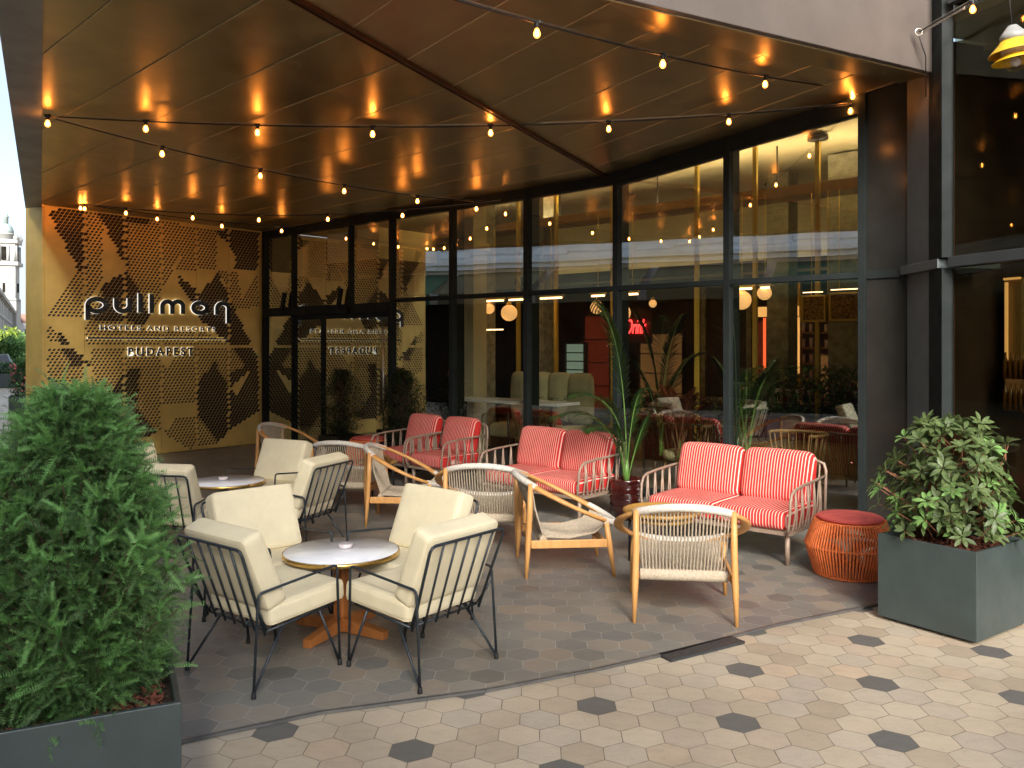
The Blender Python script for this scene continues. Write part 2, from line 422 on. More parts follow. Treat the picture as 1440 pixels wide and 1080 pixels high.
# ------------------------------------------------------------------ site geometry (metres; eye 1.8 m above the floor)
EYE, FL, HZ = 1.8, 1180.0, 486.0
A = Vector((-4.60, 15.50)); GD = Vector((.7484, -.6633)).normalized(); GN = Vector((-GD.y, GD.x)) * 1.0   # GN points inside
if GN.y < 0: GN = -GN
W = Vector((-6.97, 12.50)); WD = (A-W).normalized(); WN = Vector((WD.y, -WD.x))   # WN points to the terrace
def gs(u, n=0):
    r = (u-720)/FL; a = A+GN*n
    return (a.x-r*a.y)/(r*GD.y-GD.x)
def gp(s, n=0, z=0): p = A+GD*s+GN*n; return Vector((p.x, p.y, z))
def wp(w, n=0, z=0): p = W+WD*w+WN*n; return Vector((p.x, p.y, z))
def wallpt(u, v):
    r = (u-720)/FL; w = (W.x-r*W.y)/(r*WD.y-WD.x); Y = W.y+WD.y*w
    return w, EYE+(HZ-v)*Y/FL
ZC = 3.90
S0 = Vector((-1.79, 4.03)); S1 = Vector((1.215, 10.49)); SP = Vector((S1-S0)).normalized(); PP = Vector((SP.y, -SP.x))
def zright(p): return ZC+.1345*max(0, (Vector((p[0], p[1]))-S1).dot(PP))
# ------------------------------------------------------------------ ground
edge = [(-9.0,.9),(-3.2,3.22),(-1.51,3.83),(-.955,4.13),(-.148,4.395),(.477,4.69),(.917,4.93),(1.70,5.43),(2.558,5.862),(3.9,6.72),(5.2,7.55),(7.5,9.0)]
def sheet(name, poly, z, mat, kind='structure'):
    n = len(poly); o = MB().add([(x, y, z) for x, y in poly], [tuple(range(n))]).build(name, mat)
    if o.data.polygons[0].normal.z < 0: o.data.flip_normals()
    return tag(o, kind=kind)
sheet('ground', [(-500,-300),(400,-300),(400,500),(-500,500)], -.012, 'light_hex')
# dark terrace floor, a thin slab: under the canopy and on into the bar
fl = MB().prism([(x, y) for x, y in edge]+[(12,12),(6,24),(-6,21),(-4.6,15.5),(-6.97,12.5),(-7.6,11.5),(-9.5,8)], -.006, 0)
tag(fl.build('floor', 'dark_hex'), kind='structure')
e = MB()
for a, b in zip(edge[:-1], edge[1:]):
    d = (Vector(b)-Vector(a)).normalized(); n_ = Vector((d.y, -d.x))*.014
    e.beam((a[0]+n_.x, a[1]+n_.y, -.002), (b[0]+n_.x, b[1]+n_.y, -.002), .022, .014)
tag(e.build('steel_edging', 'steel_edge'), 'thin steel strip where the dark floor meets the beige hexagon paving', 'edging')
e = MB(); e.beam((.88,4.845,-.003), (1.385,5.145,-.003), .115, .016)
tag(e.build('drain_cover', 'drain'), 'narrow dark drain cover at the edge of the beige hexagon paving', 'drain cover')
for i, (x, y, z, s) in enumerate([(.12,0,0,0)]): pass
# ------------------------------------------------------------------ perforated brass wall
wall = thing('perforated_wall', 'golden brass wall with a dark perforated triangle pattern behind the hotel name', 'wall', (0,0,0))
LEN = (A-W).length
xs = [0]+[wallpt(u, 484)[0] for u in (118.9,175,227,276.4,322)]+[LEN-.06]
ZJ = 1.8+2.6*12.5/FL*1.0
zj = 1.80
def wbox(mb, w0, w1, z0, z1, n0, n1):
    vs = []
    for z in (z0, z1):
        for w, n in ((w0,n0),(w1,n0),(w1,n1),(w0,n1)): vs.append(wp(w, n, z))
    area = (Vector(vs[1]-vs[0]).cross(vs[3]-vs[0])).z
    fs = [(0,3,2,1),(4,5,6,7),(0,1,5,4),(1,2,6,5),(2,3,7,6),(3,0,4,7)]
    if area < 0: fs = [tuple(reversed(f)) for f in fs]
    return mb.add(vs, fs)
b = MB(); wbox(b, -.0, LEN, 0, 4.1, -.57, -.03); b.build('wall_core', 'brass_wall', wall)
for i in range(6):
    for z0, z1 in ((.012, zj-.004), (zj+.004, ZC-.005)):
        if z0 < 1 and i == 3: pass
        wbox(MB(), 0,0,0,0,0,0)
        p = MB(); wbox(p, xs[i]+.004, xs[i+1]-.004, z0, z1, -.026, 0); p.build('panel', 'brass_wall', wall)
# regions of the pattern, corners read off the wall face (see wallpt)
def Z1(pts): return [wallpt(x/3.6, 270+y/3.6) for x, y in pts]
def Z2(pts): return [wallpt(x/3.6, 520+y/3.6) for x, y in pts]
REG = [
 (1, Z1([(285,70),(560,85),(520,160),(515,470),(430,560),(430,640),(235,637),(262,600),(400,395)])),
 (2, Z1([(250,120),(295,72),(425,78),(440,180),(435,420),(400,400)])),
 (1, Z1([(640,85),(985,185),(880,370),(870,400),(800,560),(760,640),(620,780),(430,770),(430,640),(520,470),(640,405)])),
 (2, Z1([(488,85),(735,98),(760,170),(650,160),(640,300),(650,400),(620,350)])),
(1, Z1([(720,160),(830,175),(760,420),(650,380),(650,300)])),
 (2, Z1([(512,475),(640,400),(690,470),(765,640),(700,760),(640,770),(440,640),(512,560)])),
 (1, Z1([(690,470),(800,540),(760,620)])),
 (1, Z1([(215,642),(245,645),(310,765),(215,765)])),
 (1, Z1([(215,772),(335,772),(430,900),(405,955),(330,978),(215,960)])),
 (2, Z1([(288,688),(345,745),(400,820),(468,870),(460,890),(360,885),(300,770)])),
 (1, Z1([(440,640),(1010,700),(1160,770),(1310,860),(1310,1085),(520,1085),(450,850),(480,770),(430,700)])),
 (0, Z1([(770,600),(980,600),(1000,700),(760,700),(720,690)])),
 (0, Z1([(800,830),(885,830),(845,905)])),
 (1, Z1([(980,185),(1100,190),(1095,395),(885,395)])),
 (2, Z1([(1092,190),(1312,195),(1315,300),(1300,398),(1185,392),(1200,330)])),
 (2, Z1([(885,405),(960,470),(1020,515),(1100,400),(1190,600),(1320,880),(1310,960),(1180,790),(1010,640),(940,520)])),
 (1, Z1([(1105,395),(1200,398),(1225,560),(1190,590)])),
 (1, Z1([(1300,405),(1315,580),(1205,595)])),
 (0, Z1([(1200,605),(1315,585),(1315,850),(1270,760)])),
 (1, Z2([(470,0),(990,0),(990,190),(820,300),(640,360),(520,200)])),
 (2, Z2([(625,20),(660,0),(712,0),(690,190),(800,315),(740,340),(640,352),(520,205)])),
 (0, Z2([(815,175),(1000,165),(1000,225),(890,255),(815,310)])),
 (1, Z2([(890,250),(1000,225),(1105,370),(960,400),(830,320)])),
 (2, Z2([(998,60),(1090,-40),(1165,110),(1300,195),(1165,310),(1100,372),(998,222)])),
 (2, Z2([(1160,20),(1240,-20),(1310,10),(1312,205),(1200,280),(1150,200)])),
 (0, Z2([(1165,90),(1275,-10),(1195,142)])),
]
def inside(p, poly):
    x, y = p; c = False; n = len(poly)
    for i in range(n):
        (x0, y0), (x1, y1) = poly[i], poly[(i+1) % n]
        if (y0 > y) != (y1 > y) and x < (x1-x0)*(y-y0)/(y1-y0)+x0: c = not c
    return c
for band in ((.02, zj-.01), (zj+.01, ZC-.02)):
    h = MB(); dz = .047; dx = .066; rows = int((band[1]-band[0])/dz)
    for r in range(rows):
        z = band[0]+.5*dz+r*dz; k = int(round(z/dz))
        for c in range(-1, int(LEN/dx)+1):
            x = (c+.5)*dx+(k*.45 % 1)*dx
            if x < .05 or x > LEN-.1 or any(abs(x-q) < .018 for q in xs): continue
            st = 0
            for s_, poly in REG:
                if inside((x, z), poly): st = s_
            if not st: continue
            hw, hh, sl = (.0175, .0160, .010) if st == 1 else (.0295, .0222, .012)
            vs = [wp(x-hw-sl, .0015, z-hh), wp(x+hw-sl, .0015, z-hh), wp(x+hw+sl, .0015, z+hh), wp(x-hw+sl, .0015, z+hh)]
            h.add(vs, [(0,1,2,3)])
    h.build('perforation', 'hole', wall)
e = MB(); wbox(e, -.03, 0, 0, 4.0, -.57, .003); e.build('end_panel', 'brass_wall', wall)

# ------------------------------------------------------------------ hotel sign
sign = thing('hotel_sign', 'black letters with glowing white edges spelling the hotel name on the brass wall', 'sign')
def sp(x, y): return wallpt(100+x/6, 400+y/6)
def arc(cx, cy, rx, ry, a0, a1, n=18): return [(cx+rx*math.cos(rad(a0+(a1-a0)*i/n)), cy-ry*math.sin(rad(a0+(a1-a0)*i/n))) for i in range(n+1)]
strokes = {
 'p': [[(132,300),(132,175)]+arc(208,175,76,52,180,-180,30)],
 'u': [[(372,118),(372,175)]+arc(428,175,56,50,180,360,14)+[(484,118)]],
 'l': [[(575,75),(575,238)]], 'l2': [[(670,80),(670,243)]],
 'm': [[(760,250),(760,185)]+arc(802,185,42,40,180,0,12)+[(844,250)], [(844,185)]+arc(889,185,45,40,180,0,12)+[(934,250)]],
 'a': [arc(1078,198,57,42,0,360,28), [(1135,190),(1135,245)]],
 'n': [[(1222,255),(1222,200)]+arc(1270,200,48,40,180,0,12)+[(1318,328)]],
}
def ribbon(mb, pts, w, n0, n1):
    P = [Vector(p) for p in pts]; L_ = []; R_ = []
    closed = (P[0]-P[-1]).length < .002
    if closed: P = P[:-1]
    n = len(P)
    for i in range(n):
        a = P[i-1] if (closed or i > 0) else P[i]; c = P[(i+1) % n] if (closed or i < n-1) else P[i]
        d = (c-a).normalized(); q = Vector((-d.y, d.x))
        L_.append(P[i]+q*w/2); R_.append(P[i]-q*w/2)
    vs = [wp(p.x, n1, p.y) for p in L_]+[wp(p.x, n1, p.y) for p in R_]+[wp(p.x, n0, p.y) for p in L_]+[wp(p.x, n0, p.y) for p in R_]
    fs = []
    for i in range(n if closed else n-1):
        j = (i+1) % n
        fs += [(i, j, n+j, n+i), (2*n+i, 3*n+i, 3*n+j, 2*n+j), (i, 2*n+i, 2*n+j, j), (n+i, n+j, 3*n+j, 3*n+i)]
    if not closed: fs += [(0, n, 3*n, 2*n), (n-1, 3*n-1, 4*n-1, 2*n-1)]
    mb.add(vs, fs)
for k, ss in strokes.items():
    f = MB(); g = MB()
    for s_ in ss:
        pts = [sp(x, y) for x, y in s_]
        ribbon(f, pts, .074, .034, .046); ribbon(g, pts, .077, .006, .033)
    o = f.build('letter', 'letter', sign); g.build('backlight', 'letter_lit', o)
def text_mesh(txt, mat, name, parent, origin, ux, uz, un, w, h, ext, shear=0, spacing=1.0, bold=0):
    cu = bpy.data.curves.new('t', 'FONT'); cu.body = txt; cu.size = 1; cu.extrude = .5; cu.shear = shear; cu.offset = bold; cu.space_character = spacing
    to = bpy.data.objects.new('t', cu); COL.objects.link(to); bpy.context.view_layer.update()
    me = bpy.data.meshes.new_from_object(to.evaluated_get(bpy.context.evaluated_depsgraph_get()))
    bpy.data.objects.remove(to)
    X = [v.co.x for v in me.vertices]; Y = [v.co.y for v in me.vertices]; Zs = [v.co.z for v in me.vertices]
    x0, x1, y0, y1 = min(X), max(X), min(Y), max(Y)
    for v in me.vertices:
        a = (v.co.x-x0)/(x1-x0)*w; b_ = (v.co.y-y0)/(y1-y0)*h; c = (v.co.z+.5)*ext
        v.co = origin+ux*a+uz*b_+un*c
    # every letter becomes a part of its own
    n = len(me.vertices); par = list(range(n))
    def find(i):
        while par[i] != i: par[i] = par[par[i]]; i = par[i]
        return i
    for p in me.polygons:
        a = find(p.vertices[0])
        for v in p.vertices: par[find(v)] = a
    isl = {}
    for p in me.polygons: isl.setdefault(find(p.vertices[0]), []).append(tuple(p.vertices))
    grp = []
    for fs in isl.values():
        ids = sorted({v for f in fs for v in f}); xs_ = [(me.vertices[i].co-origin).dot(ux) for i in ids]
        grp.append([min(xs_), max(xs_), fs])
    grp.sort(key=lambda g: g[0]); mg = []
    for g in grp:
        if mg and (g[0]+g[1])/2 < mg[-1][1]: mg[-1][1] = max(g[1], mg[-1][1]); mg[-1][2] = mg[-1][2]+g[2]
        else: mg.append(g)
    for g in mg:
        ids = sorted({v for f in g[2] for v in f}); mp = {v: i for i, v in enumerate(ids)}
        k = MB(); k.add([me.vertices[i].co for i in ids], [tuple(mp[v] for v in f) for f in g[2]]); k.build(name, mat, parent)
    bpy.data.meshes.remove(me)
UX = Vector((WD.x, WD.y, 0)); UN = Vector((WN.x, WN.y, 0)); UZ = Vector((0,0,1))
def wall_text(txt, x0, x1, y0, y1, spc):
    (wa, za), (wb, zb) = sp(x0, y1), sp(x1, y1); (_, zt) = sp((x0+x1)/2, y0); zm = (za+zb)/2
    h = zt-zm
    text_mesh(txt, 'letter', 'letter', sign, wp(wa, .022, zm), UX, UZ, UN, wb-wa, h, .006, spacing=spc, bold=.035)
    text_mesh(txt, 'letter_lit', 'backlight', sign, wp(wa-.001, .006, zm-.002), UX, UZ, UN, wb-wa+.002, h+.004, .015, spacing=spc, bold=.03)
wall_text('HOTELS AND RESORTS', 240, 1215, 352, 390, 1.35)
wall_text('BUDAPEST', 475, 1028, 530, 602, 1.45)
f = MB(); g = MB(); a_, b_ = sp(135, 452), sp(1308, 460)
zl = (a_[1]+b_[1])/2
wbox(f, a_[0], b_[0], zl-.014, zl+.014, .022, .028); wbox(g, a_[0]-.004, b_[0], zl-.015, zl+.013, .006, .021)
f.build('underline', 'letter', sign); g.build('underline_backlight', 'letter_lit', sign)

# ------------------------------------------------------------------ canopy
can = thing('canopy', 'large folded bronze canopy with joint lines over the terrace', 'canopy')
Lw = Vector((-7.02, 12.52)); La = Vector((-2.30, 4.12)); RC = Vector((3.76, 7.545))
leftp = [Lw, La, S0, S1, A+GD*.02+Vector((0,.0))]
right = [S1, S0, RC, A+GD*(gs(1275)+.1)]
def clip(poly, c0, c1):   # keep c0 <= x+y <= c1
    def cut(P, f):
        out = []
        for i in range(len(P)):
            a, b = P[i], P[(i+1) % len(P)]; fa, fb = f(a), f(b)
            if fa >= 0: out.append(a)
            if (fa >= 0) != (fb >= 0): out.append(a+(b-a)*(fa/(fa-fb)))
        return out
    P = cut(poly, lambda p: p.x+p.y-c0); return cut(P, lambda p: c1-p.x-p.y) if P else P
J0, JS = 2.67, .91
for poly, zf in ((leftp, lambda p: ZC), (right, zright)):
    for k in range(-3, 14):
        P = clip(poly, J0+JS*(k-1)+.006, J0+JS*k-.006)
        if len(P) < 3: continue
        P = [tuple(p) for p in P]
        MB().prism(P, zf, lambda p, z=zf: z(p)+.03).build('soffit_panel', 'soffit', can)
    for k in range(-3, 13):
        P = clip(poly, J0+JS*k-.0055, J0+JS*k+.0055)
        if len(P) < 3: continue
        MB().prism([tuple(p) for p in P], lambda p, z=zf: z(p)-.004, lambda p, z=zf: z(p)+.02).build('joint_strip', 'soffit_joint', can)
sm = MB()
a3, b3 = Vector((S0.x, S0.y, ZC-.012)), Vector((S1.x, S1.y, ZC-.012)); off = Vector((PP.x, PP.y, 0))*.038
off *= .55; sm.beam(a3, b3, .014, .022); sm.beam(a3+off, b3+off, .012, .03); sm.beam(a3-off, b3-off, .012, .03)
sm.build('ridge_trim', 'seam', can)
# slab over the soffit
sl = MB(); sl.prism([tuple(p) for p in (Lw+Vector((-.3,.1)), La, S0, RC, A+GD*11.9, A)], 4.75, 5.2); sl.build('slab', 'fascia_dark', can)
# left lip and outer faces
lip = MB(); o_ = Vector((-.30,-.05))
lipP = [Lw+Vector((-.31,.12)), Vector((-3.08,5.14))+(Vector((-3.08,5.14))-Lw).normalized()*1.1+Vector((-.06,0)), La, Lw]
lip.prism([tuple(p) for p in lipP], ZC-.03, ZC+1.6); lip.build('edge_fascia', 'fascia_dark', can)
def vface(mb, a, b, za, zb, zt, th=.06, side=1):
    d = (b-a).normalized(); n = Vector((d.y, -d.x))*side*th
    v = [(a.x,a.y,za),(b.x,b.y,zb),(b.x,b.y,zt),(a.x,a.y,zt)]; v += [(x+n.x, y+n.y, z) for x, y, z in v]
    mb.add(v, [(0,1,2,3),(7,6,5,4),(0,4,5,1),(1,5,6,2),(2,6,7,3),(3,7,4,0)])
fa = MB(); vface(fa, S0, RC, zright(S0)+.095, 4.23, 7.5); fa.build('front_fascia', 'fascia', can, bevel=.006)
fa = MB(); vface(fa, La, S0, ZC-.04, ZC-.05, 7.5); fa.build('front_fascia', 'fascia', can, bevel=.006)
# narrow flat border strip behind the front fascia
dr = (RC-S0).normalized(); nr = Vector((-dr.y, dr.x))
bs_ = MB(); n_ = 12
pl = [S0+dr*.02, RC, RC+nr*.30, S0+dr*.02+nr*.42]
def zb_(p):
    t = (Vector((p[0], p[1]))-S0).dot(dr)/(RC-S0).length; return zright(S0)+.10+t*(4.235-zright(S0)-.10)
bs_.prism([tuple(p) for p in pl], zb_, lambda p: zb_(p)+.028); bs_.build('border_strip', 'soffit', can)
ed = MB(); ed.beam((S0.x,S0.y,zright(S0)+.093), (RC.x,RC.y,4.228), .012, .010); ed.build('edge_trim', 'soffit_joint', can)
# stay wire fixings
# ------------------------------------------------------------------ glazed front
gf = thing('window_wall', 'tall black-framed glass front of the bar under the canopy', 'window wall', (0,0,0))
ZT = 2.50
def gbox(mb, s0, s1, n0, n1, z0, z1):
    vs = [gp(s, n, z) for z in (z0, z1) for s, n in ((s0,n0),(s1,n0),(s1,n1),(s0,n1))]
    return mb.add(vs, [(0,1,2,3),(7,6,5,4),(0,4,5,1),(1,5,6,2),(2,6,7,3),(3,7,4,0)][0:0]+[(0,3,2,1),(4,5,6,7),(0,1,5,4),(1,2,6,5),(2,3,7,6),(3,0,4,7)])
mull = [374, 414, 494, 552, 637, 742, 868, 1024, 1214]
S = [gs(u) for u in mull]
def ztop(s):
    p = gp(s); return zright((p.x, p.y))
heads = []
for i, s in enumerate(S):
    w = .05 if i in (1, 2) else .075
    zt = ztop(s); z0 = 2.45 if i == 2 else 0
    m = MB(); gbox(m, s-w/2, s+w/2, -.05, .20 if i > 3 else .10, z0, zt-.002); m.build('mullion', 'frame', gf, bevel=.004)
for i in range(len(S)-1):
    s0, s1 = S[i]+.0375, S[i+1]-.0375; doorz = i < 3
    za, zb2 = ztop(s0), ztop(s1)
    hd = .13
    m = MB(); vs = [gp(s, n, z) for s, n, z in ((s0,-.04,za-hd-.03*(i>5)),(s1,-.04,zb2-hd-.03*(i>5)*2),(s1,-.04,zb2-.004),(s0,-.04,za-.004),(s0,.1,za-hd-.03*(i>5)),(s1,.1,zb2-hd-.03*(i>5)*2),(s1,.1,zb2-.004),(s0,.1,za-.004))]
    m.add(vs, [(0,1,2,3),(7,6,5,4),(0,4,5,1),(1,5,6,2),(2,6,7,3),(3,7,4,0)]); m.build('head_frame', 'frame', gf)
    if not doorz:
        m = MB(); gbox(m, s0, s1, -.045, .08, ZT-.03, ZT+.03); m.build('transom', 'frame', gf, bevel=.003)
        m = MB(); gbox(m, s0, s1, -.04, .08, .002, .10); m.build('sill', 'frame', gf)
        z0, z1 = .10, ZT-.03
    else:
        m = MB(); gbox(m, s0, s1, -.06, .10, 2.33, 2.48); m.build('door_head', 'frame', gf)
        z0, z1 = .02, 2.33
    if i != 2 and i != 1:
        m = MB(); gbox(m, s0+.002, s1-.002, .0, .008, z0+.002, z1-.002); m.build('pane', 'glass', gf)
    m = MB(); vs = [gp(s, n, z) for n in (0, .008) for s, z in ((s0+.002, (ZT+.03 if not doorz else 2.48)+.002), (s1-.002, (ZT+.03 if not doorz else 2.48)+.002), (s1-.002, zb2-hd-.03*(i>5)*2), (s0+.002, za-hd-.03*(i>5)))]
    m.add(vs, [(0,1,2,3),(7,6,5,4),(0,4,5,1),(1,5,6,2),(2,6,7,3),(3,7,4,0)]); m.build('pane', 'glass', gf)
# double door between the second and fourth posts
s0, s1 = S[1]+.03, S[3]-.04
mid = gs(455)
for a_, b_ in ((s0, mid), (mid, s1)):
    fr = MB()
    for x0, x1, z0, z1 in ((a_+.004, a_+.05, .01, 2.32), (b_-.05, b_-.004, .01, 2.32), (a_+.05, b_-.05, .01, .09), (a_+.05, b_-.05, 2.25, 2.32)):
        gbox(fr, x0, x1, -.02, .03, z0, z1)
    do = fr.build('door', 'frame', gf)
    p = MB(); gbox(p, a_+.052, b_-.052, 0, .008, .092, 2.248); p.build('door_glass', 'glass', do)
hb = MB(); hb.tube([gp(s1-.10, -.07, .35), gp(s1-.10, -.07, 2.1)], .014, 10); hb.tube([gp(s1-.10, -.07, .5), gp(s1-.10, -.02, .5)], .008); hb.tube([gp(s1-.10, -.07, 1.95), gp(s1-.10, -.02, 1.95)], .008)
hb.build('door_handle', 'wire', gf)
for u in (402, 481):   # angled brackets on the door head
    s = gs(u); k = MB(); k.beam(gp(s, -.08, 2.42), gp(s+.08, -.08, 2.74), .05, .07); k.build('door_closer', 'frame', gf)

k = MB(); gbox(k, -.75, S[0]-.04, .012, .16, 0, 4.2); k.build('corner_post', 'frame', gf)
# dark panel and corner pier
pier = thing('corner_pier', 'anthracite metal pier with dark glossy panel right of the glass front', 'pier')
sP0, sP1 = S[-1]+.0375, gs(1275)
k = MB(); gbox(k, sP0, sP1+.3, -.01, .25, 2.54, ztop(sP1)+.1); k.build('upper_panel', 'facade_dark', pier)
k = MB(); gbox(k, sP0, sP1+.3, -.01, .25, .10, 2.46); k.build('lower_panel', 'facade_dark', pier)
k = MB(); gbox(k, sP0, sP1, -.03, .2, 2.46, 2.54); k.build('rail', 'frame', pier)
k = MB(); gbox(k, sP0, sP1, -.005, .2, .002, .10); k.build('plinth', 'frame', pier)
P1 = Vector((3.763, 8.0)); P2 = Vector((3.735, 7.28)); P1b = P1+(P1-P2).normalized()*.0
k = MB(); k.prism([(3.765,8.0),(3.742,7.53),(3.92,7.56),(3.96,8.0)], .0, 2.47); k.prism([(3.765,8.0),(3.742,7.53),(3.92,7.56),(3.96,8.0)], 2.56, 7.5); k.build('pier_face', 'facade_blue', pier, bevel=.004)
k = MB(); k.prism([(3.72,8.05),(3.70,7.30),(4.28,7.35),(4.28,8.15)], 2.474, 2.556); k.build('ledge', 'facade_blue', pier, bevel=.004)
k = MB(); k.prism([(3.738,7.527),(3.712,7.25),(3.80,7.22),(3.9,7.50)], 0, 2.47); k.prism([(3.738,7.527),(3.712,7.25),(3.80,7.22),(3.9,7.50)], 2.56, 7.5); k.build('pier_post', 'frame', pier, bevel=.004)

# side glazing running towards the street on the right
sf = thing('side_shopfront', 'tall dark tinted shop window beyond the grey pier at the right edge', 'window wall')
Q0 = Vector((3.79, 7.18)); QD = Vector((.263,-.73)).normalized(); QN = Vector((-QD.y, QD.x))
if QN.x < 0: QN = -QN
def qp(s, n, z): p = Q0+QD*s+QN*n; return Vector((p.x, p.y, z))
def qbox(mb, s0, s1, n0, n1, z0, z1):
    vs = [qp(s, n, z) for z in (z0, z1) for s, n in ((s0,n0),(s1,n0),(s1,n1),(s0,n1))]
    return mb.add(vs, [(0,1,2,3),(7,6,5,4),(0,4,5,1),(1,5,6,2),(2,6,7,3),(3,7,4,0)])
k = MB(); qbox(k, -.02, 4.2, -.06, .08, 2.47, 2.56); k.build('transom', 'facade', sf, bevel=.004)
k = MB(); qbox(k, -.02, 4.2, -.06, .08, 4.72, 4.80); k.build('transom', 'facade', sf, bevel=.004)
k = MB(); qbox(k, -.02, 4.2, -.04, .06, 0, .12); k.build('sill', 'facade', sf)
for s_ in (2.05, 4.16):
    k = MB(); qbox(k, s_, s_+.07, -.05, .08, .12, 2.47); qbox(k, s_, s_+.07, -.05, .08, 2.56, 4.72); k.build('mullion', 'facade', sf, bevel=.004)
for a_, b_ in ((0, 2.048), (2.122, 4.158)):
    for z0, z1 in ((.122, 2.468), (2.562, 4.718)):
        k = MB(); qbox(k, a_, b_, 0, .008, z0, z1); k.build('pane', 'glass_dark', sf)
k = MB(); qbox(k, -.02, 4.2, -.03, .3, 4.80, 7.5); k.build('upper_cladding', 'facade', sf)
# ------------------------------------------------------------------ interior of the bar
def ibox(name, mat, s0, s1, n0, n1, z0, z1, parent=None, bevel=0):
    m = MB(); gbox(m, s0, s1, n0, n1, z0, z1); return m.build(name, mat, parent, bevel=bevel)
sE = S[-1]+2.2
tag(ibox('interior_ceiling', 'cream_int', -4, sE, .25, 9, 4.55, 4.7), kind='structure')
bw = thing('back_wall', 'dark brown wall at the back of the bar behind the glass', 'wall')
ibox('wall_panel', 'interior_dark', -4, sE, 7.0, 7.3, 0, 3.2, bw)
ibox('wall_upper', 'cream_int', -4, sE, 7.0, 7.3, 3.2, 4.54, bw)
for i in range(8):
    s_ = 5.2+i*1.0; ibox('wall_rib', 'brass_int' if i % 3 == 2 else 'concrete', s_, s_+.10, 6.9, 6.998, 0, 3.1, bw)
ew = thing('end_wall', 'plain cream wall at the far left end of the bar interior', 'wall')
ibox('wall_panel', 'velvet', -4.1, -4, .3, 7, 0, 4.54, ew)
ibox('return_wall', 'interior_dark', -4.1, -.75, .16, .29, 0, 4.54, ew)
ibox('wainscot', 'bar_front', -3.998, -3.97, .32, 6.9, 0, 1.25, ew)
for i in range(7): ibox('rib', 'interior_dark', -3.998, -3.93, .9+i*.85, 1.0+i*.85, 1.27, 4.5, ew)
rw = thing('right_wall', 'dark side wall at the right end of the bar interior', 'wall')
ibox('wall_panel', 'interior_dark', sE, sE+.1, .3, 7, 0, 4.54, rw)
# beige pier with curtain just inside, left of the bar
cu = thing('cream_column', 'pale cream column standing just behind the glass beside the entrance', 'column')
s_ = gs(600); ibox('shaft', 'cream_int', s_-.10, s_+.10, .9, 1.2, 0, 4.54, cu); ibox('capital', 'cream_int', s_-.14, s_+.14, .86, 1.24, 3.3, 3.42, cu)
lp = thing('added_dark_partition', 'added dark backing wall inside that strengthens the reflections in the entrance doors', 'wall')  # dark backing added so the entrance glass reflects strongly
ibox('wall_panel', 'interior_dark', -3.9, 1.3, 2.45, 2.55, 0, 3.19, lp)
ibox('door_leaf', 'facade_dark', -.6, .3, 2.42, 2.448, 0, 2.2, lp)
# vestibule box over the doors
vb = thing('lobby_box', 'cream ceiling box above the entrance doors inside', 'lobby box')
ibox('box', 'cream_int', .6, gs(545, 1.2), 1.0, 2.4, 3.35, 3.9, vb); ibox('soffit_lip', 'interior_dark', .6, gs(545, 1.2), .98, 2.4, 3.2, 3.34, vb)
# hanging trough that hides an added light strip for the ceiling
bk = thing('added_light_trough', 'long dark hanging trough across the bar ceiling hiding an added light strip', 'light trough')
ibox('trough_floor', 'oak_dark', gs(560,2.4), sE-.1, 2.3, 2.7, 3.80, 3.83, bk)
ibox('trough_side', 'oak_dark', gs(560,2.4), sE-.1, 2.27, 2.3, 3.80, 3.93, bk); ibox('trough_side', 'interior_dark', gs(560,2.4), sE-.1, 2.7, 2.73, 3.80, 3.93, bk)
ibox('added_light_strip', 'fill_strip', gs(560,2.4)+.1, sE-.2, 2.42, 2.58, 3.84, 3.85, bk)  # added strip, out of view, brightens the bar ceiling
k = MB()
for q in range(5): k.tube([gp(5+q*1.9, 2.5, 3.83), gp(5+q*1.9, 2.5, 4.54)], .012, 6)
k.build('hangers', 'black_metal', bk)
bk = thing('added_light_shelf', 'added dark shelf on the back wall hiding an added light strip', 'light shelf')  # shelf added to carry an unseen strip that lights the ceiling
ibox('shelf', 'interior_dark', .5, sE-.1, 6.5, 6.89, 3.25, 3.28, bk); ibox('lip', 'interior_dark', .5, sE-.1, 6.47, 6.5, 3.25, 3.42, bk)
ibox('added_light_strip', 'fill_strip_dim', .6, sE-.2, 6.6, 6.8, 3.29, 3.30, bk)
# slatted ceiling vent
vt = thing('ceiling_vent', 'slatted dark air vent in the cream bar ceiling', 'vent')
s_ = gs(1020, 1.6)
ibox('vent_frame', 'black_metal', s_-.35, s_+.35, 1.3, 1.9, 4.53, 4.55, vt)
k = MB()
for i in range(9): gbox(k, s_-.33, s_+.33, 1.33+i*.065, 1.355+i*.065, 4.50, 4.53)
k.build('vent_slats', 'concrete', vt)
# brass posts
places = ['by the cream velvet seating','left of the striped ball lamp','left of the black mullion behind the palm','right of the palm','behind the rightmost striped sofa','near the gold mesh cabinets']
for i, u in enumerate((737-8, 782, 862, 980, 1062, 1150)):
    t = thing('brass_post', 'tall polished brass post inside the glass, '+places[i], 'post', gp(gs(u, 2.2), 2.2, 0), 0, 'brass posts inside the bar')
    zt = 4.53
    MB().box((0,0,zt/2), (.055,.055,zt-.02), facing(*GN)).build('post', 'brass_int', t)
    MB().lathe([(.09,0),(.09,.012),(.04,.02)], 20).build('foot_plate', 'brass_int', t)
    if i % 2: MB().lathe([(.04,zt-.09),(.13,zt-.07),(.13,zt-.01)], 16).build('cap', 'black_metal', t)
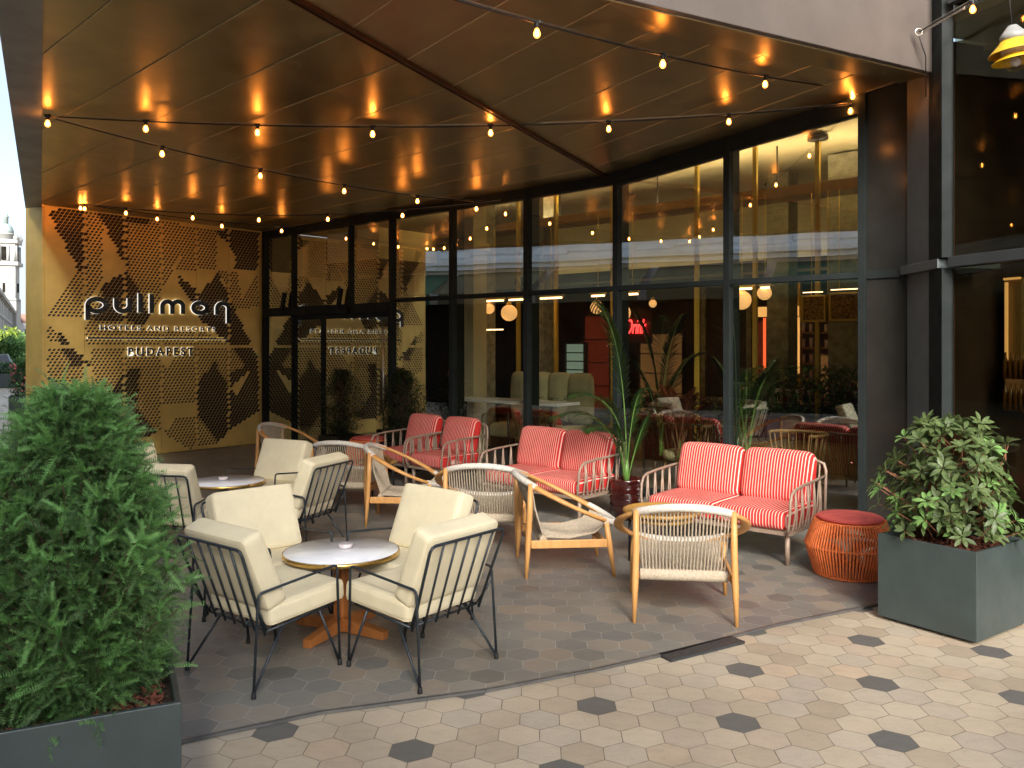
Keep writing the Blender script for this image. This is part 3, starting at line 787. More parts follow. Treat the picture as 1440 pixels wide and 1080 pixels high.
# rough pillars
for i, (u, n_, w_) in enumerate(((672,1.7,.42),(762,2.6,.4),(1100,4.2,.35),(1195,3.6,.45))):
    t = thing('stone_pillar', ['rough olive plaster pillar behind the left globe lamps','rough plaster pillar behind the striped ball lamp','slim plaster pillar deep in the bar near the red light','rough pillar at the right end of the bar behind the mesh cabinets'][i], 'pillar', gp(gs(u, n_), n_, 0), facing(*GN), 'plaster pillars in the bar')
    MB().box((0,0,2.26), (w_,w_,4.5)).build('shaft', 'concrete', t); MB().box((0,0,.06), (w_+.06,w_+.06,.12)).build('base', 'interior_dark', t)
# globe lamps
GL = [(688,434,7.5,'small left one of the pair near the cream seating'),(716,440,11.5,'large one of the pair near the cream seating'),(874,440,13,'half hidden by the black mullion behind the palm'),(1043,422,13.5,'large one of the pair by the mesh cabinets'),(1075,412,10,'small one of the pair by the mesh cabinets'),(918,427,5.5,'tiny one deep in the bar above the neon')]
for i, (u, v, rp, d_) in enumerate(GL):
    n_ = 1.6 if rp > 6 else 4.5; s_ = gs(u, n_); p = gp(s_, n_); z = EYE+(HZ-v)*p.y/FL; r_ = rp*p.y/FL
    t = thing('globe_lamp', 'glowing amber glass globe lamp, '+d_, 'lamp', (p.x,p.y,z), 0, 'amber globe lamps in the bar')
    pr = [(r_*math.cos(rad(a)), r_*math.sin(rad(a))) for a in range(-90, 91, 12)]
    MB().lathe([(max(0,x),y) for x, y in pr], 24).build('globe', 'globe', t)
    MB().tube([(0,0,r_),(0,0,2.50-z+.15)], .012, 6).build('stem', 'brass_int', t)
    MB().lathe([(.05,r_*.95),(.03,r_+.05)], 12).build('collar', 'brass_int', t)
u, v = 839, 432; n_ = 1.6; p = gp(gs(u,n_), n_); z = EYE+(HZ-v)*p.y/FL; r_ = 9.5*p.y/FL
t = thing('striped_ball_lamp', 'amber ball lamp with black stripes hanging left of the palm', 'lamp', (p.x,p.y,z))
MB().lathe([(max(0,r_*math.cos(rad(a))), r_*math.sin(rad(a))) for a in range(-90,91,12)], 24).build('globe', 'globe', t)
for k in range(5):
    a = -50+k*25; c_, s2 = math.cos(rad(a)), math.sin(rad(a)); pts = []
    for j in range(24):
        th = 2*PI*j/24; q = Vector((c_*math.cos(th), s2, c_*math.sin(th))); q.rotate(Matrix.Rotation(rad(35), 3, 'Y') @ Matrix.Rotation(rad(70),3,'Z')); pts.append(q*(r_*1.01))
    MB().tube(pts, .009, 6, closed=True).build('stripe', 'black_metal', t)
MB().tube([(0,0,r_),(0,0,2.6-z)], .008, 6).build('stem', 'brass_int', t)
# warm light tubes just under the transom height
for i, (u0, u1) in enumerate(((682,708),(716,738),(760,790),(832,850),(882,897),(1030,1057),(1070,1082))):
    n_ = 1.5; a_, b_ = gs(u0, n_), gs(u1, n_)
    t = thing('light_tube', 'slim warm light tube hanging inside behind the transom, number and place as lit in the row', 'lamp', (0,0,0), 0, 'light tubes in the bar')
    t['label'] = ['short warm light tube above the small left globe','short warm light tube above the large left globe','warm light tube right of the left pair of globes','warm light tube above the striped ball lamp','warm light tube beside the palm top','warm light tube above the large right globe','warm light tube above the small right globe'][i]
    k = MB(); k.tube([gp(a_, n_, 2.53), gp(b_, n_, 2.53)], .014, 8); k.build('tube', 'tube', t)
    k = MB(); k.tube([gp((a_+b_)/2, n_, 2.545), gp((a_+b_)/2, n_, 3.7)], .006, 6); gbox(k, a_-.02, b_+.02, n_-.03, n_+.03, 2.55, 2.58); k.build('housing', 'brass_int', t)
# ceiling spots added to brighten the room behind the glass
i = 0
wh = ['deep on the entrance side','under the left of the lobby box','just right of the lobby box','above the cream seating','above the neon words','above the plants','above the bar counter','by the mesh cabinets','in front of the rough pillar by the left globes','just inside behind the middle striped sofa','just inside behind the right striped sofa']
for s_, n_ in ((3.2,4.4),(1.7,1.5),(3.4,1.7),(5.2,4.2),(6.6,2.4),(7.6,5.0),(9.6,4.4),(11.2,2.6),(3.95,.75),(5.4,1.2),(9.8,1.0)):
    t = thing('added_ceiling_spot', 'added fill light, round ceiling spot '+wh[i], 'lamp', gp(s_, n_, -1.335 if i == 1 else 0), 0, 'added spots in the bar ceiling'); i += 1
    MB().lathe([(.10,4.52),(.10,4.535)], 20).build('lens', 'down', t); MB().lathe([(.105,4.515),(.13,4.515),(.13,4.548),(.105,4.548)], 20).build('ring', 'black_metal', t)
# neon words
UG = Vector((GD.x, GD.y, 0)); UGn = Vector((-GN.x, -GN.y, 0))
for w_, u0, u1, v0, v1 in (('Love', 824, 838, 449, 464), ('Drink', 881, 909, 449, 469)):
    n_ = 5.2; a_, b_ = gs(u0, n_), gs(u1, n_); p = gp(a_, n_); q = gp(b_, n_); zb = EYE+(HZ-v1)*(p.y+q.y)/2/FL; zt = EYE+(HZ-v0)*(p.y+q.y)/2/FL
    t = thing('neon_sign', 'red neon word '+w_+' in script letters on the back of the bar', 'neon sign', (0,0,0), 0, 'red neon words')
    text_mesh(w_, 'neon', 'neon_letter', t, gp(a_, n_, zb), UG, UZ, UGn, b_-a_, zt-zb, .02, shear=.35)
    ibox('backing', 'interior_dark', a_-.1, b_+.1, n_+.03, n_+.06, zb-.2, zt+.2, t)
# bar counter, back bar with bottles, mesh cabinets
bar = thing('bar_counter', 'long bar counter with dark red band and ribbed wooden front', 'bar counter')
b0, b1 = gs(1030, 1.7), gs(1214, 1.7)+.6
ibox('front', 'bar_front', b0, b1, 1.7, 2.3, .1, .62, bar); ibox('band', 'red_top', b0-.04, b1, 1.64, 2.36, .62, .86, bar, .01); ibox('kick', 'interior_dark', b0+.05, b1, 1.76, 2.3, 0, .1, bar)
bq = thing('back_bar', 'second bar top with white end panel holding glassware and bottles', 'bar counter')
c0 = gs(905, 2.8); ibox('body', 'interior_dark', c0, b1, 2.8, 3.4, 0, .95, bq); ibox('top', 'red_top', c0-.03, b1, 2.76, 3.44, .95, .99, bq)
ibox('white_end', 'white_top', gs(1172,1.75), b1-.02, 1.72, 2.3, .862, .895, bq)
def bottle(kind):
    t = thing('bottle', 'bottle', 'bottle', (0,0,0), 0, 'bottles and glasses on the bar')
    if kind == 2: MB().lathe([(.03,0),(.008,.01),(.006,.09),(.035,.13),(.04,.2),(.034,.2),(.03,.135)], 10).build('bowl', 'clear_w', t)
    else:
        MB().lathe([(.036,0),(.037,.18),(.014,.25),(.013,.30)], 10).build('glass', 'bottle_g' if kind == 0 else 'bottle_a', t); MB().lathe([(.015,.30),(.015,.33)], 8).build('cap', 'brass_int', t)
    return t
pr = [bottle(0), bottle(1), bottle(2)]; used = set()
names = ['green glass bottle', 'amber glass bottle', 'stemmed drinking glass']
k = 0
for row in range(3):
    nn = [2.92, 3.1, 3.3][row]
    for i in range(15):
        s_ = gs(1035, nn)+i*.16+R.uniform(-.02,.02)
        kd = 2 if (row == 0 or R.random() < .3) else R.choice((0, 1)); loc = gp(s_, nn, .99)
        if i == 0: lb = names[kd]+' at the left end of the '+['front','middle','rear'][row]+' row on the back bar'
        else: lb = names[kd]+' standing in the '+['front','middle','rear'][row]+' row on the back bar'
        if kd not in used: o = pr[kd]; o.location = loc; o['label'] = lb; used.add(kd)
        else: copy_tree(pr[kd], loc, 0, lb)
for q in pr:
    if q.location.length < .01: q.location = gp(gs(1035,3.3)-.3, 3.3, .99); q['label'] = 'single bottle at the far end of the back bar'
for i, (u0, u1, v0, v1) in enumerate(((1127,1161,415,452),(1166,1212,411,451))):
    n_ = 1.8; a_, b_ = gs(u0,n_), gs(u1,n_); y_ = gp((a_+b_)/2, n_).y; zt, zb = EYE+(HZ-v0)*y_/FL, EYE+(HZ-v1)*y_/FL
    t = thing('mesh_cabinet', ['small hanging gold mesh cabinet, left of the two above the bar','wider hanging gold mesh cabinet, right of the two above the bar'][i], 'cabinet', (0,0,0), 0, 'hanging mesh cabinets')
    ibox('mesh', 'mesh_gold', a_+.02, b_-.02, n_+.01, n_+.4, zb+.02, zt-.02, t)
    k = MB()
    for s0_, s1_, z0, z1 in ((a_,b_,zb,zb+.02),(a_,b_,zt-.02,zt),(a_,a_+.02,zb+.02,zt-.02),(b_-.02,b_,zb+.02,zt-.02)): gbox(k, s0_, s1_, n_-.01, n_+.42, z0, z1)
    k.build('frame', 'brass_int', t)
    k = MB(); [k.tube([gp(s2,n_+.2,zt), gp(s2,n_+.2,3.75)], .006, 6) for s2 in (a_+.05,b_-.05)]; k.build('hanger', 'brass_int', t)
    ibox('light_strip', 'tube', a_+.03, b_-.03, n_-.03, n_-.012, zt+.03, zt+.04, t)
# amber backlit doorway, wall shelves
for i, (u0, u1, v0, v1, mt, lb) in enumerate(((1060,1122,431,445,'amber_panel','amber backlit panel strip over the doorway deep in the bar'),(1081,1092,461,480,'red_panel','small orange-red lit panel deep in the bar'),(1110,1123,446,525,'amber_panel','tall glowing amber panel left of the mesh cabinets'),(1073,1075.5,447,520,'red_panel','thin red light bar standing deep in the bar'),(660,705,463,464.5,'tube','thin horizontal light line behind the left globes'))):
    n_ = 5.6 if i < 4 else 1.4; a_, b_ = gs(u0,n_), gs(u1,n_); y_ = gp((a_+b_)/2, n_).y
    o = ibox('lit_panel', mt, a_, b_, n_, n_+.05, EYE+(HZ-v1)*y_/FL, EYE+(HZ-v0)*y_/FL); tag(o, lb, 'light panel')
sh = thing('wall_shelves', 'dark wall shelves with rows of glassware at the back right of the bar', 'shelves')
for i in range(6):
    ibox('shelf', 'bar_front', gs(1128,6.4), gs(1200,6.4), 6.4, 6.9, .9+i*.28, .925+i*.28, sh)
    k = MB()
    for j in range(22): k.lathe([(.03,0),(.035,.13+R.random()*.06)], 8, gp(gs(1130,6.6)+j*.14, 6.6, .927+i*.28))
    tag(k.build('glassware', 'clear_w', sh), kind='stuff')
# framed alcoves and bright framed pictures along the back of the room
for i, (u0, u1, v0, v1, n_, mt, lb) in enumerate((
  (822,858,445,575,5.0,'red_dim','dark red glowing alcove below the neon word Love'),
  (796,822,484,532,4.0,'green_lit','pale green lit window pane deep in the bar left of the palm'),
  (900,960,470,580,5.6,'brown_lit','brown lit alcove behind the palm'),
  (1148,1205,500,585,6.2,'brown_lit','warm brown lit niche behind the bottles'),
  (1060,1110,452,560,6.0,'red_dim','dark red alcove deep in the bar right of the mullion'),
  (640,652,470,560,3.0,'brown_lit','narrow brown lit niche left of the rough pillar'))):
    a_, b_ = gs(u0,n_), gs(u1,n_); y_ = gp((a_+b_)/2, n_).y; z0, z1 = max(.3, EYE+(HZ-v1)*y_/FL), EYE+(HZ-v0)*y_/FL
    t = thing('wall_alcove', lb, 'alcove', (0,0,0), 0, 'lit alcoves in the bar')
    ibox('lit_back', mt, a_, b_, n_+.02, n_+.04, z0, z1, t)
    k = MB(); gbox(k, a_-.04, a_, n_-.04, n_+.06, z0-.04, z1+.04); gbox(k, b_, b_+.04, n_-.04, n_+.06, z0-.04, z1+.04); gbox(k, a_, b_, n_-.04, n_+.06, z1, z1+.04); gbox(k, a_, b_, n_-.04, n_+.06, z0-.04, z0)
    for q in range(1, 4): gbox(k, a_+.001, b_-.001, n_-.02, n_+.015, z0+(z1-z0)*q/4-.01, z0+(z1-z0)*q/4+.01)
    k.build('frame', 'interior_dark', t)
# banquette and cushions behind the glass at left
bqn = thing('banquette', 'long cream velvet banquette inside behind the second striped sofa', 'banquette')
a_, b_ = gs(690,1.0), gs(800,1.0)
ibox('base', 'interior_dark', a_, b_, 1.0, 1.6, 0, .42, bqn)
k = MB()
mm = Matrix.Rotation(math.atan2(GD.y, GD.x), 3, 'Z')
n3 = 4
for i in range(n3):
    s_ = a_+(b_-a_)*(i+.5)/n3; k.cushion(gp(s_, 1.55, 1.0), ((b_-a_)/n3-.02, .2, .75), .07, .05, 8, mm); k.cushion(gp(s_, 1.2, .5), ((b_-a_)/n3-.02, .55, .18), .06, .03, 8, mm)
k.build('cushions', 'velvet', bqn)
ct = thing('window_table', 'long pale table top just inside the glass behind the left sofas', 'table')
ibox('top', 'marble', gs(640,.35), gs(790,.35), .25, .75, .98, 1.02, ct); k = MB()
for u in (655, 715, 775): k.tube([gp(gs(u,.5),.5,0), gp(gs(u,.5),.5,.98)], .02, 8)
k.build('legs', 'black_metal', ct)
# rattan tub chairs inside
def tub():
    t = thing('rattan_tub_chair', 'x', 'chair', (0,0,0), 0, 'rattan tub chairs inside'); k = MB()
    for j in range(15):
        a = rad(-20+j*220/14); k.tube([(.27*math.cos(a),-.27*math.sin(a)*-1*-1,.36),(.34*math.cos(a),-.34*math.sin(a),.78)], .008, 5)
    k.tube([(.34*math.cos(rad(-20+i*10)),-.34*math.sin(rad(-20+i*10)),.78) for i in range(23)], .02, 8); k.build('back', 'rattan', t)
    MB().lathe([(.26,.34),(.28,.40),(.26,.45),(0.01,.46)], 24).build('seat', 'velvet', t)
    for sx, sy in ((-1,-1),(1,-1),(1,1),(-1,1)): MB().tube([(sx*.16,sy*.16,.36),(sx*.22,sy*.22,0)], .014, 6).build('leg', 'rattan', t)
    return t
tb = tub(); tb.location = gp(gs(750,.95),.95,0)-Vector((0,0,0)); tb['label'] = 'rattan tub chair inside behind the middle striped sofa'; tb.rotation_euler = (0,0,2.2)
copy_tree(tb, gp(gs(962,1.0),1.0,0), 2.4, 'rattan tub chair inside right of the palm pot')
copy_tree(tb, gp(gs(1120,.9),.9,0), 2.0, 'rattan tub chair inside behind the right striped sofa')
# side room seen through the right window
sr = thing('side_room', 'dark room with lit bottle shelf behind the right-hand tinted window', 'room')
k = MB(); qbox(k, -2.6, 4.2, 3.0, 3.1, 0, 4.6); k.build('rear_wall', 'interior_dark', sr)
k = MB(); qbox(k, -.4, 4.4, .12, 3.0, 4.62, 4.7); k.build('room_ceiling', 'cream_int', sr)
k = MB(); qbox(k, 4.24, 4.34, .12, 3.0, 0, 4.6); k.build('far_wall', 'interior_dark', sr)
k = MB(); qbox(k, -.5, -.42, .35, 3.0, 0, 4.6); k.build('near_wall', 'interior_dark', sr)
def qs(u, n=0):
    r = (u-720)/FL; a = Q0+QN*n; return (a.x-r*a.y)/(r*QD.y-QD.x)
k = MB(); qbox(k, qs(1412,.9), qs(1436,.9), .9, 1.2, 1.2, 2.42); k.build('cabinet', 'bar_front', sr)
k = MB(); qbox(k, qs(1415,.88), qs(1418,.88), .86, .88, 1.5, 2.38); qbox(k, qs(1413,.88), qs(1436,.88), .86, .88, 2.40, 2.42); k.build('light_strip', 'amber_panel', sr)
k = MB(); qbox(k, qs(1413,.88), qs(1436,.88), .89, .895, 1.32, 1.7); k.build('lit_back', 'brown_lit', sr)
k = MB()
for i in range(7):
    for z in (1.22, 1.5): k.lathe([(.025,0),(.025,.15),(.009,.2),(.009,.24)], 8, qp(qs(1414,.8)+i*.035*1.5, .8, z))
tag(k.build('bottles', 'bottle_a', sr), kind='stuff')
# ------------------------------------------------------------------ cream lounge chairs
def rot(ax, a): return Matrix.Rotation(a, 3, ax)
def cream_chair():
    t = thing('lounge_chair', 'x', 'chair', (0,0,0), 0, 'cream cushioned lounge chairs'); r = .0075
    k = MB()   # seat frame
    sq = [(-.265,-.17,.305),(.265,-.17,.305),(.265,.27,.345),(-.265,.27,.345)]
    k.tube(sq+[sq[0]], r, 8)
    for i in range(1, 5):
        x = -.265+.53*i/5; k.tube([(x,-.17,.303),(x,.27,.343)], .005, 6)
    k.build('seat_frame', 'iron', t)
    k = MB(); bx, tx = .268, .300
    k.tube([(-bx,-.185,.29),(-tx+.002,-.345,.735),(-tx+.012,-.352,.757),(-tx+.035,-.355,.765),(tx-.035,-.355,.765),(tx-.012,-.352,.757),(tx-.002,-.345,.735),(bx,-.185,.29)], .0085, 8)
    for i in range(1, 6):
        f = -1+2*i/6; k.tube([(bx*f,-.188,.295),(tx*f,-.352,.762)], .0065, 6)
    k.build('back_frame', 'iron', t)
    for s in (-1, 1):
        k = MB(); k.tube([(s*.31,-.285,.02),(s*.305,-.255,.50),(s*.305,-.25,.515),(s*.307,-.235,.527),(s*.31,.235,.572),(s*.31,.252,.566),(s*.31,.258,.55),(s*.295,.29,.02)], r, 8); k.build('arm_rod', 'iron', t)
        for y0, y1, x0 in ((-.17,-.285,.31), (.27,.29,.295)):
            z0 = .305 if y0 < 0 else .345
            k = MB(); k.tube([(s*.262, y0+(.10 if y0 < 0 else -.10), z0+(.01 if y0 < 0 else -.01)), (s*(x0-.004), y1, .02)], r, 8)
            o = k.build('leg', 'iron', t)
            MB().lathe([(.013,0),(.014,.004),(.012,.030),(.009,.034)], 10, (s*x0, y1, 0)).build('rubber_foot', 'rubber', o)
        k = MB(); k.tube([(s*.262,-.17,.305),(s*.306,-.262,.46)], .006, 6); k.build('brace', 'iron', t)
    def pipe(hx, hy, hz, r, c, m, ax):
        k = MB(); e = r*.72+.0015
        for sg in (-1, 1):
            pts = []
            h3 = [hx, hy, hz]; oth = [i for i in range(3) if i != ax]
            for sx, sy, a0 in ((1,1,0),(-1,1,90),(-1,-1,180),(1,-1,270)):
                for a in range(0, 91, 30):
                    q = [0,0,0]; q[ax] = sg*(h3[ax]-r+e)
                    q[oth[0]] = sx*(h3[oth[0]]-r)+e*math.cos(rad(a0+a)); q[oth[1]] = sy*(h3[oth[1]]-r)+e*math.sin(rad(a0+a))
                    pts.append(m @ Vector(q)+Vector(c))
            k.tube(pts, .0034, 5, closed=True)
        return k
    m1 = rot('X', rad(4)); c1 = (0,.088,.398)
    k = MB(); k.cushion(c1, (.565,.51,.105), .026, .006, 14, m1)
    sc = k.build('seat_cushion', 'cream', t); pipe(.2825,.255,.0525,.028,c1,m1,2).build('piping', 'cream', sc)
    mm = rot('X', math.atan2(.185,.46)); c2 = (0,-.196,.625)
    k = MB(); k.cushion(c2, (.575,.125,.43), .028, .007, 14, mm); bc = k.build('back_cushion', 'cream', t)
    pipe(.2875,.0625,.215,.03,c2,mm,1).build('piping', 'cream', bc)
    return t
CH = [
 ((-1.383,4.69), (.62,.785), 'cream lounge chair seen from behind at lower left of the near round table'),
 ((-.506,4.76), (-.78,.62), 'cream lounge chair seen from behind, front right of the near round table'),
 ((-1.59,5.49), (.70,-.71), 'cream lounge chair with front cushion visible, far left of the near round table'),
 ((-.68,5.51), (-.665,-.745), 'cream lounge chair facing the camera at the far right of the near round table'),
 ((-2.80,7.03), (.18,.98), 'cream lounge chair seen from behind beside the yew bush at the far round table'),
 ((-3.50,7.95), (.85,-.5), 'cream lounge chair almost hidden by the yew bush, leftmost at the far round table'),
 ((-2.42,8.38), (-.45,-.89), 'cream lounge chair facing the camera on the far side of the far round table'),
 ((-1.87,7.42), (-.93,.36), 'cream lounge chair seen from its slatted back at the right of the far round table'),
]
c0_ = cream_chair()
for i, (p, f, lb) in enumerate(CH):
    if i == 0: c0_.location = (p[0],p[1],0); c0_.rotation_euler = (0,0,facing(*f)); c0_['label'] = lb
    else: copy_tree(c0_, (p[0],p[1],0), facing(*f), lb)

# ------------------------------------------------------------------ round tables
def round_table():
    t = thing('round_table', 'x', 'table', (0,0,0), 0, 'round marble-topped tables')
    MB().lathe([(.345,.486),(.356,.492),(.356,.511),(.0,.511)], 64).build('tabletop', 'marble', t)
    MB().lathe([(.340,.480),(.363,.484),(.365,.508),(.3575,.512),(.3575,.486)], 64).build('brass_rim', 'brass', t)
    k = MB(); k.box((0,0,.285), (.078,.078,.39)); k.build('column', 'teak', t, bevel=.012)
    for i in range(4):
        a = i*PI/2; d = Vector((math.cos(a), math.sin(a), 0)); n = Vector((-d.y, d.x, 0)); vs = []
        for rr, w, z0, z1 in ((.02,.036,.012,.098),(.335,.03,.0,.050)):
            for s, z in ((-1,z0),(1,z0),(1,z1),(-1,z1)): vs.append(d*rr+n*(s*w)+Vector((0,0,z)))
        k = MB(); k.add(vs, [(0,1,2,3),(7,6,5,4),(0,4,5,1),(1,5,6,2),(2,6,7,3),(3,7,4,0)]); k.build('foot', 'teak', t, bevel=.005)
    return t
rt = round_table(); rt.location = (-1.075,5.29,0); rt.rotation_euler = (0,0,rad(-26)); rt['label'] = 'near round table with white marble top, brass rim and teak cross base'
copy_tree(rt, (-2.73,8.0,0), rad(-10), 'far round marble-topped table behind, beside the yew bush')
def ashtray(loc, lb):
    t = thing('glass_ashtray', lb, 'ashtray', loc, 0, 'glass ashtrays on the round tables')
    MB().lathe([(.030,0),(.042,.004),(.046,.028),(.040,.028),(.033,.010),(0,.010)], 24).build('bowl', 'clear_w', t)
    k = MB(); k.lathe([(.041,.0285),(.047,.0285),(.047,.031),(.041,.031)], 24); k.build('rim', 'clear_w', t)
ashtray((-1.06,5.34,.512), 'small clear glass ashtray on the near round table')
ashtray((-2.77,8.05,.512), 'small clear glass ashtray on the far round table')

# ------------------------------------------------------------------ rope armchairs
def rope_chair():
    t = thing('rope_armchair', 'x', 'armchair', (0,0,0), 0, 'wooden armchairs with woven rope seats')
    a, b = .44, .41
    def rg(th): x, y = a*math.cos(th), b*math.sin(th); return Vector((x, y, .57-.195*y/b))
    k = MB(); n = 72; vs = []; fs = []
    for i in range(n):
        th = 2*PI*i/n; p = rg(th); o = Vector((math.cos(th)/a, math.sin(th)/b, 0)).normalized(); up = Vector((0,.43,.9)).normalized()
        w = .018+.016*abs(math.cos(th))**1.5; h = .017
        for j in range(8):
            q = 2*PI*j/8; cx, cz = math.cos(q), math.sin(q); cx = math.copysign(abs(cx)**.7, cx); cz = math.copysign(abs(cz)**.7, cz)
            vs.append(p-o*.012+o*(cx*w)+up*(cz*h))
    for i in range(n):
        for j in range(8): fs.append((i*8+j, i*8+(j+1) % 8, ((i+1) % n)*8+(j+1) % 8, ((i+1) % n)*8+j))
    k.add(vs, fs, True); k.build('ring', 'oak', t)
    for nm, th0, th1 in (('back_wrap', 222, 318), ('front_wrap', 42, 138)):
        k = MB(); P = [rg(rad(th0+(th1-th0)*i/90)) for i in range(91)]
        k.tube([p-Vector((p.x/a, p.y/b, 0)).normalized()*.010 for p in P], [.0270+.0012*((i % 2)*2-1) for i in range(91)], 10); k.build(nm, 'rope_white', t)
    for s in (-1, 1):
        k = MB(); k.tube([(s*.312,-.31,.73),(s*.312,-.315,.5),(s*.318,-.33,.25),(s*.325,-.345,0)], [.019,.023,.022,.013], 10); k.build('leg', 'oak', t)
        k = MB(); k.tube([(s*.315,.285,.425),(s*.322,.31,.25),(s*.335,.345,0)], [.019,.023,.013], 10); k.build('leg', 'oak', t)
        k = MB(); k.beam((s*.316,-.305,.262), (s*.32,.29,.262), .022, .062); k.build('side_rail', 'oak', t, bevel=.005)
    k = MB(); k.beam((-.30,.27,.262), (.30,.27,.262), .022, .055); k.build('cross_rail', 'oak', t, bevel=.004); k = MB(); k.beam((-.30,-.20,.275), (.30,-.20,.275), .025, .04); k.build('cross_rail', 'oak', t, bevel=.004)
    k = MB(); N = 25
    for i in range(N):
        f = -1+2*i/(N-1); x = .285*f; y = -b*math.sqrt(1-(x/a)**2); top = Vector((x, y+.012, .57-.195*y/b))
        k.tube([top, ((x*.97), (y-.20)*.5-.012, (top.z+.33)*.5), (x*.93,-.205,.315)], .0062, 5, cap=False)
    k.build('back_cords', 'rope', t)
    k = MB()
    for i in range(N*2):
        f = -1+2*i/(N*2-1); x = .285*f; y = b*math.sqrt(1-(x/a)**2); fr = Vector((x, y-.012, .57-.195*y/b)); w = (i % 2)*.01
        k.tube([(x*.93,-.215,.300+w), (x*.94,0,.300+w*.6-.012), (x*.97,.2,.335), fr], .0058, 5, cap=False)
    k.build('seat_cords', 'rope', t)
    k = MB(); n = 90
    k.tube([(-.285+.57*i/n,-.205,.283) for i in range(n+1)], [.030+.0015*((i % 2)*2-1) for i in range(n+1)], 10, flat=1.3); k.build('rear_band', 'rope', t)
    return t
RC_ = [
 ((1.16,5.75), (.13,.99), 'rope armchair seen from behind in the foreground, in front of the rightmost striped sofa'),
 ((-.24,7.60), (.10,.995), 'rope armchair seen from behind between the near round table and the middle striped sofa'),
 ((.42,6.83), (.995,.10), 'rope armchair in side view facing right, in front of the middle striped sofa'),
 ((-1.80,9.32), (.20,.98), 'rope armchair seen from behind, just right of the far cream chairs, facing the striped armchairs'),
 ((-1.10,8.66), (.997,-.03), 'rope armchair in side view facing right, left of the striped armchairs'),
 ((-2.87,10.95), (.96,-.25), 'rope armchair farthest back, showing only its ring above the cream chairs'),
]
r0 = rope_chair()
for i, (p, f, lb) in enumerate(RC_):
    if i == 0: r0.location = (p[0],p[1],0); r0.rotation_euler = (0,0,facing(*f)); r0['label'] = lb
    else: copy_tree(r0, (p[0],p[1],0), facing(*f), lb)

# ------------------------------------------------------------------ striped sofas
def sofa(Wd, n, name, cat, group):
    t = thing(name, 'x', cat, (0,0,0), 0, group); h = Wd/2
    for sx in (-1, 1):
        for y in (.31, -.30):
            MB().tube([(sx*(h-.055), y, 0), (sx*(h-.055), y, .25)], .0215, 12).build('leg', 'taupe', t)
    k = MB()
    for y in (.345, -.33): k.beam((-h+.02,y,.262), (h-.02,y,.262), .03, .03)
    for x in (-h+.03, h-.03): k.beam((x,-.345,.262), (x,.36,.262), .028, .028)
    k.beam((-h+.03,0,.25), (h-.03,0,.25), .05, .02); k.box((0,0,.279), (Wd-.08,.66,.008)); k.build('frame', 'taupe', t)
    for sx in (-1, 1):
        k = MB(); X = sx*h
        k.tube([(sx*(h-.035),.375,.262),(X-sx*.01,.392,.33),(X,.395,.43),(X,.385,.53),(X,.352,.592),(X,.29,.618),(X,.1,.635),(X,-.2,.648),(X,-.36,.655)], .0125, 8)
        k.tube([(sx*(h-.035),.375,.262),(sx*(h-.02),-.37,.262)], .013, 8)
        nb = 10
        for i in range(nb):
            y = .30-i*.066; lean = .045 if i % 2 else -.02
            k.tube([(X, y+lean, .62+(.3-y)*.05), (X+sx*.004, y+lean*.5, .42), (X-sx*.012, y, .30), (sx*(h-.035), y, .262)], .0085, 6, flat=1.0)
        k.build('arm', 'taupe', t)
    k = MB(); k.tube([(-h,-.36,.262),(-h,-.395,.70),(-h+.02,-.40,.76),(-h+.08,-.402,.78),(h-.08,-.402,.78),(h-.02,-.40,.76),(h,-.395,.70),(h,-.36,.262)], .014, 8)
    nb = int(Wd/.075)
    for i in range(nb):
        x = -h+.07+(Wd-.14)*i/(nb-1); k.tube([(x+(.02 if i % 2 else -.015),-.402,.775),(x,-.375,.4),(x,-.34,.262)], .0085, 6)
    k.build('back_frame', 'taupe', t)
    cw = (Wd-.09)/n; lean = rad(15)
    for i in range(n):
        x = -h+.045+cw*(i+.5)
        k = MB(); k.cushion((x,.015,.362), (cw-.006,.72,.145), .05, .016, 16); k.build('seat_cushion', 'stripe', t)
        k = MB(); k.cushion((x,-.245,.635), (cw-.012,.155,.47), .072, .03, 16, rot('X', lean)); k.build('back_cushion', 'stripe', t)
    return t
SF = (-.652,-.758)
so = sofa(1.40, 2, 'striped_sofa', 'sofa', 'red striped two-seat sofas')
so.location = (1.97,7.53,0); so.rotation_euler = (0,0,facing(*SF)); so['label'] = 'red and white striped two-seat sofa on the right, next to the orange cord stool'
copy_tree(so, (.42,9.14,0), facing(-.68,-.73), 'red and white striped two-seat sofa in the middle, left of the palm pot')
ar = sofa(.68, 1, 'striped_armchair', 'armchair', 'red striped armchairs')
ar.location = (-.83,10.70,0); ar.rotation_euler = (0,0,facing(-.68,-.73)); ar['label'] = 'red and white striped armchair, right one of the pair by the far left glass'
copy_tree(ar, (-1.36,11.20,0), facing(-.68,-.73), 'red and white striped armchair, left one of the pair near the entrance')

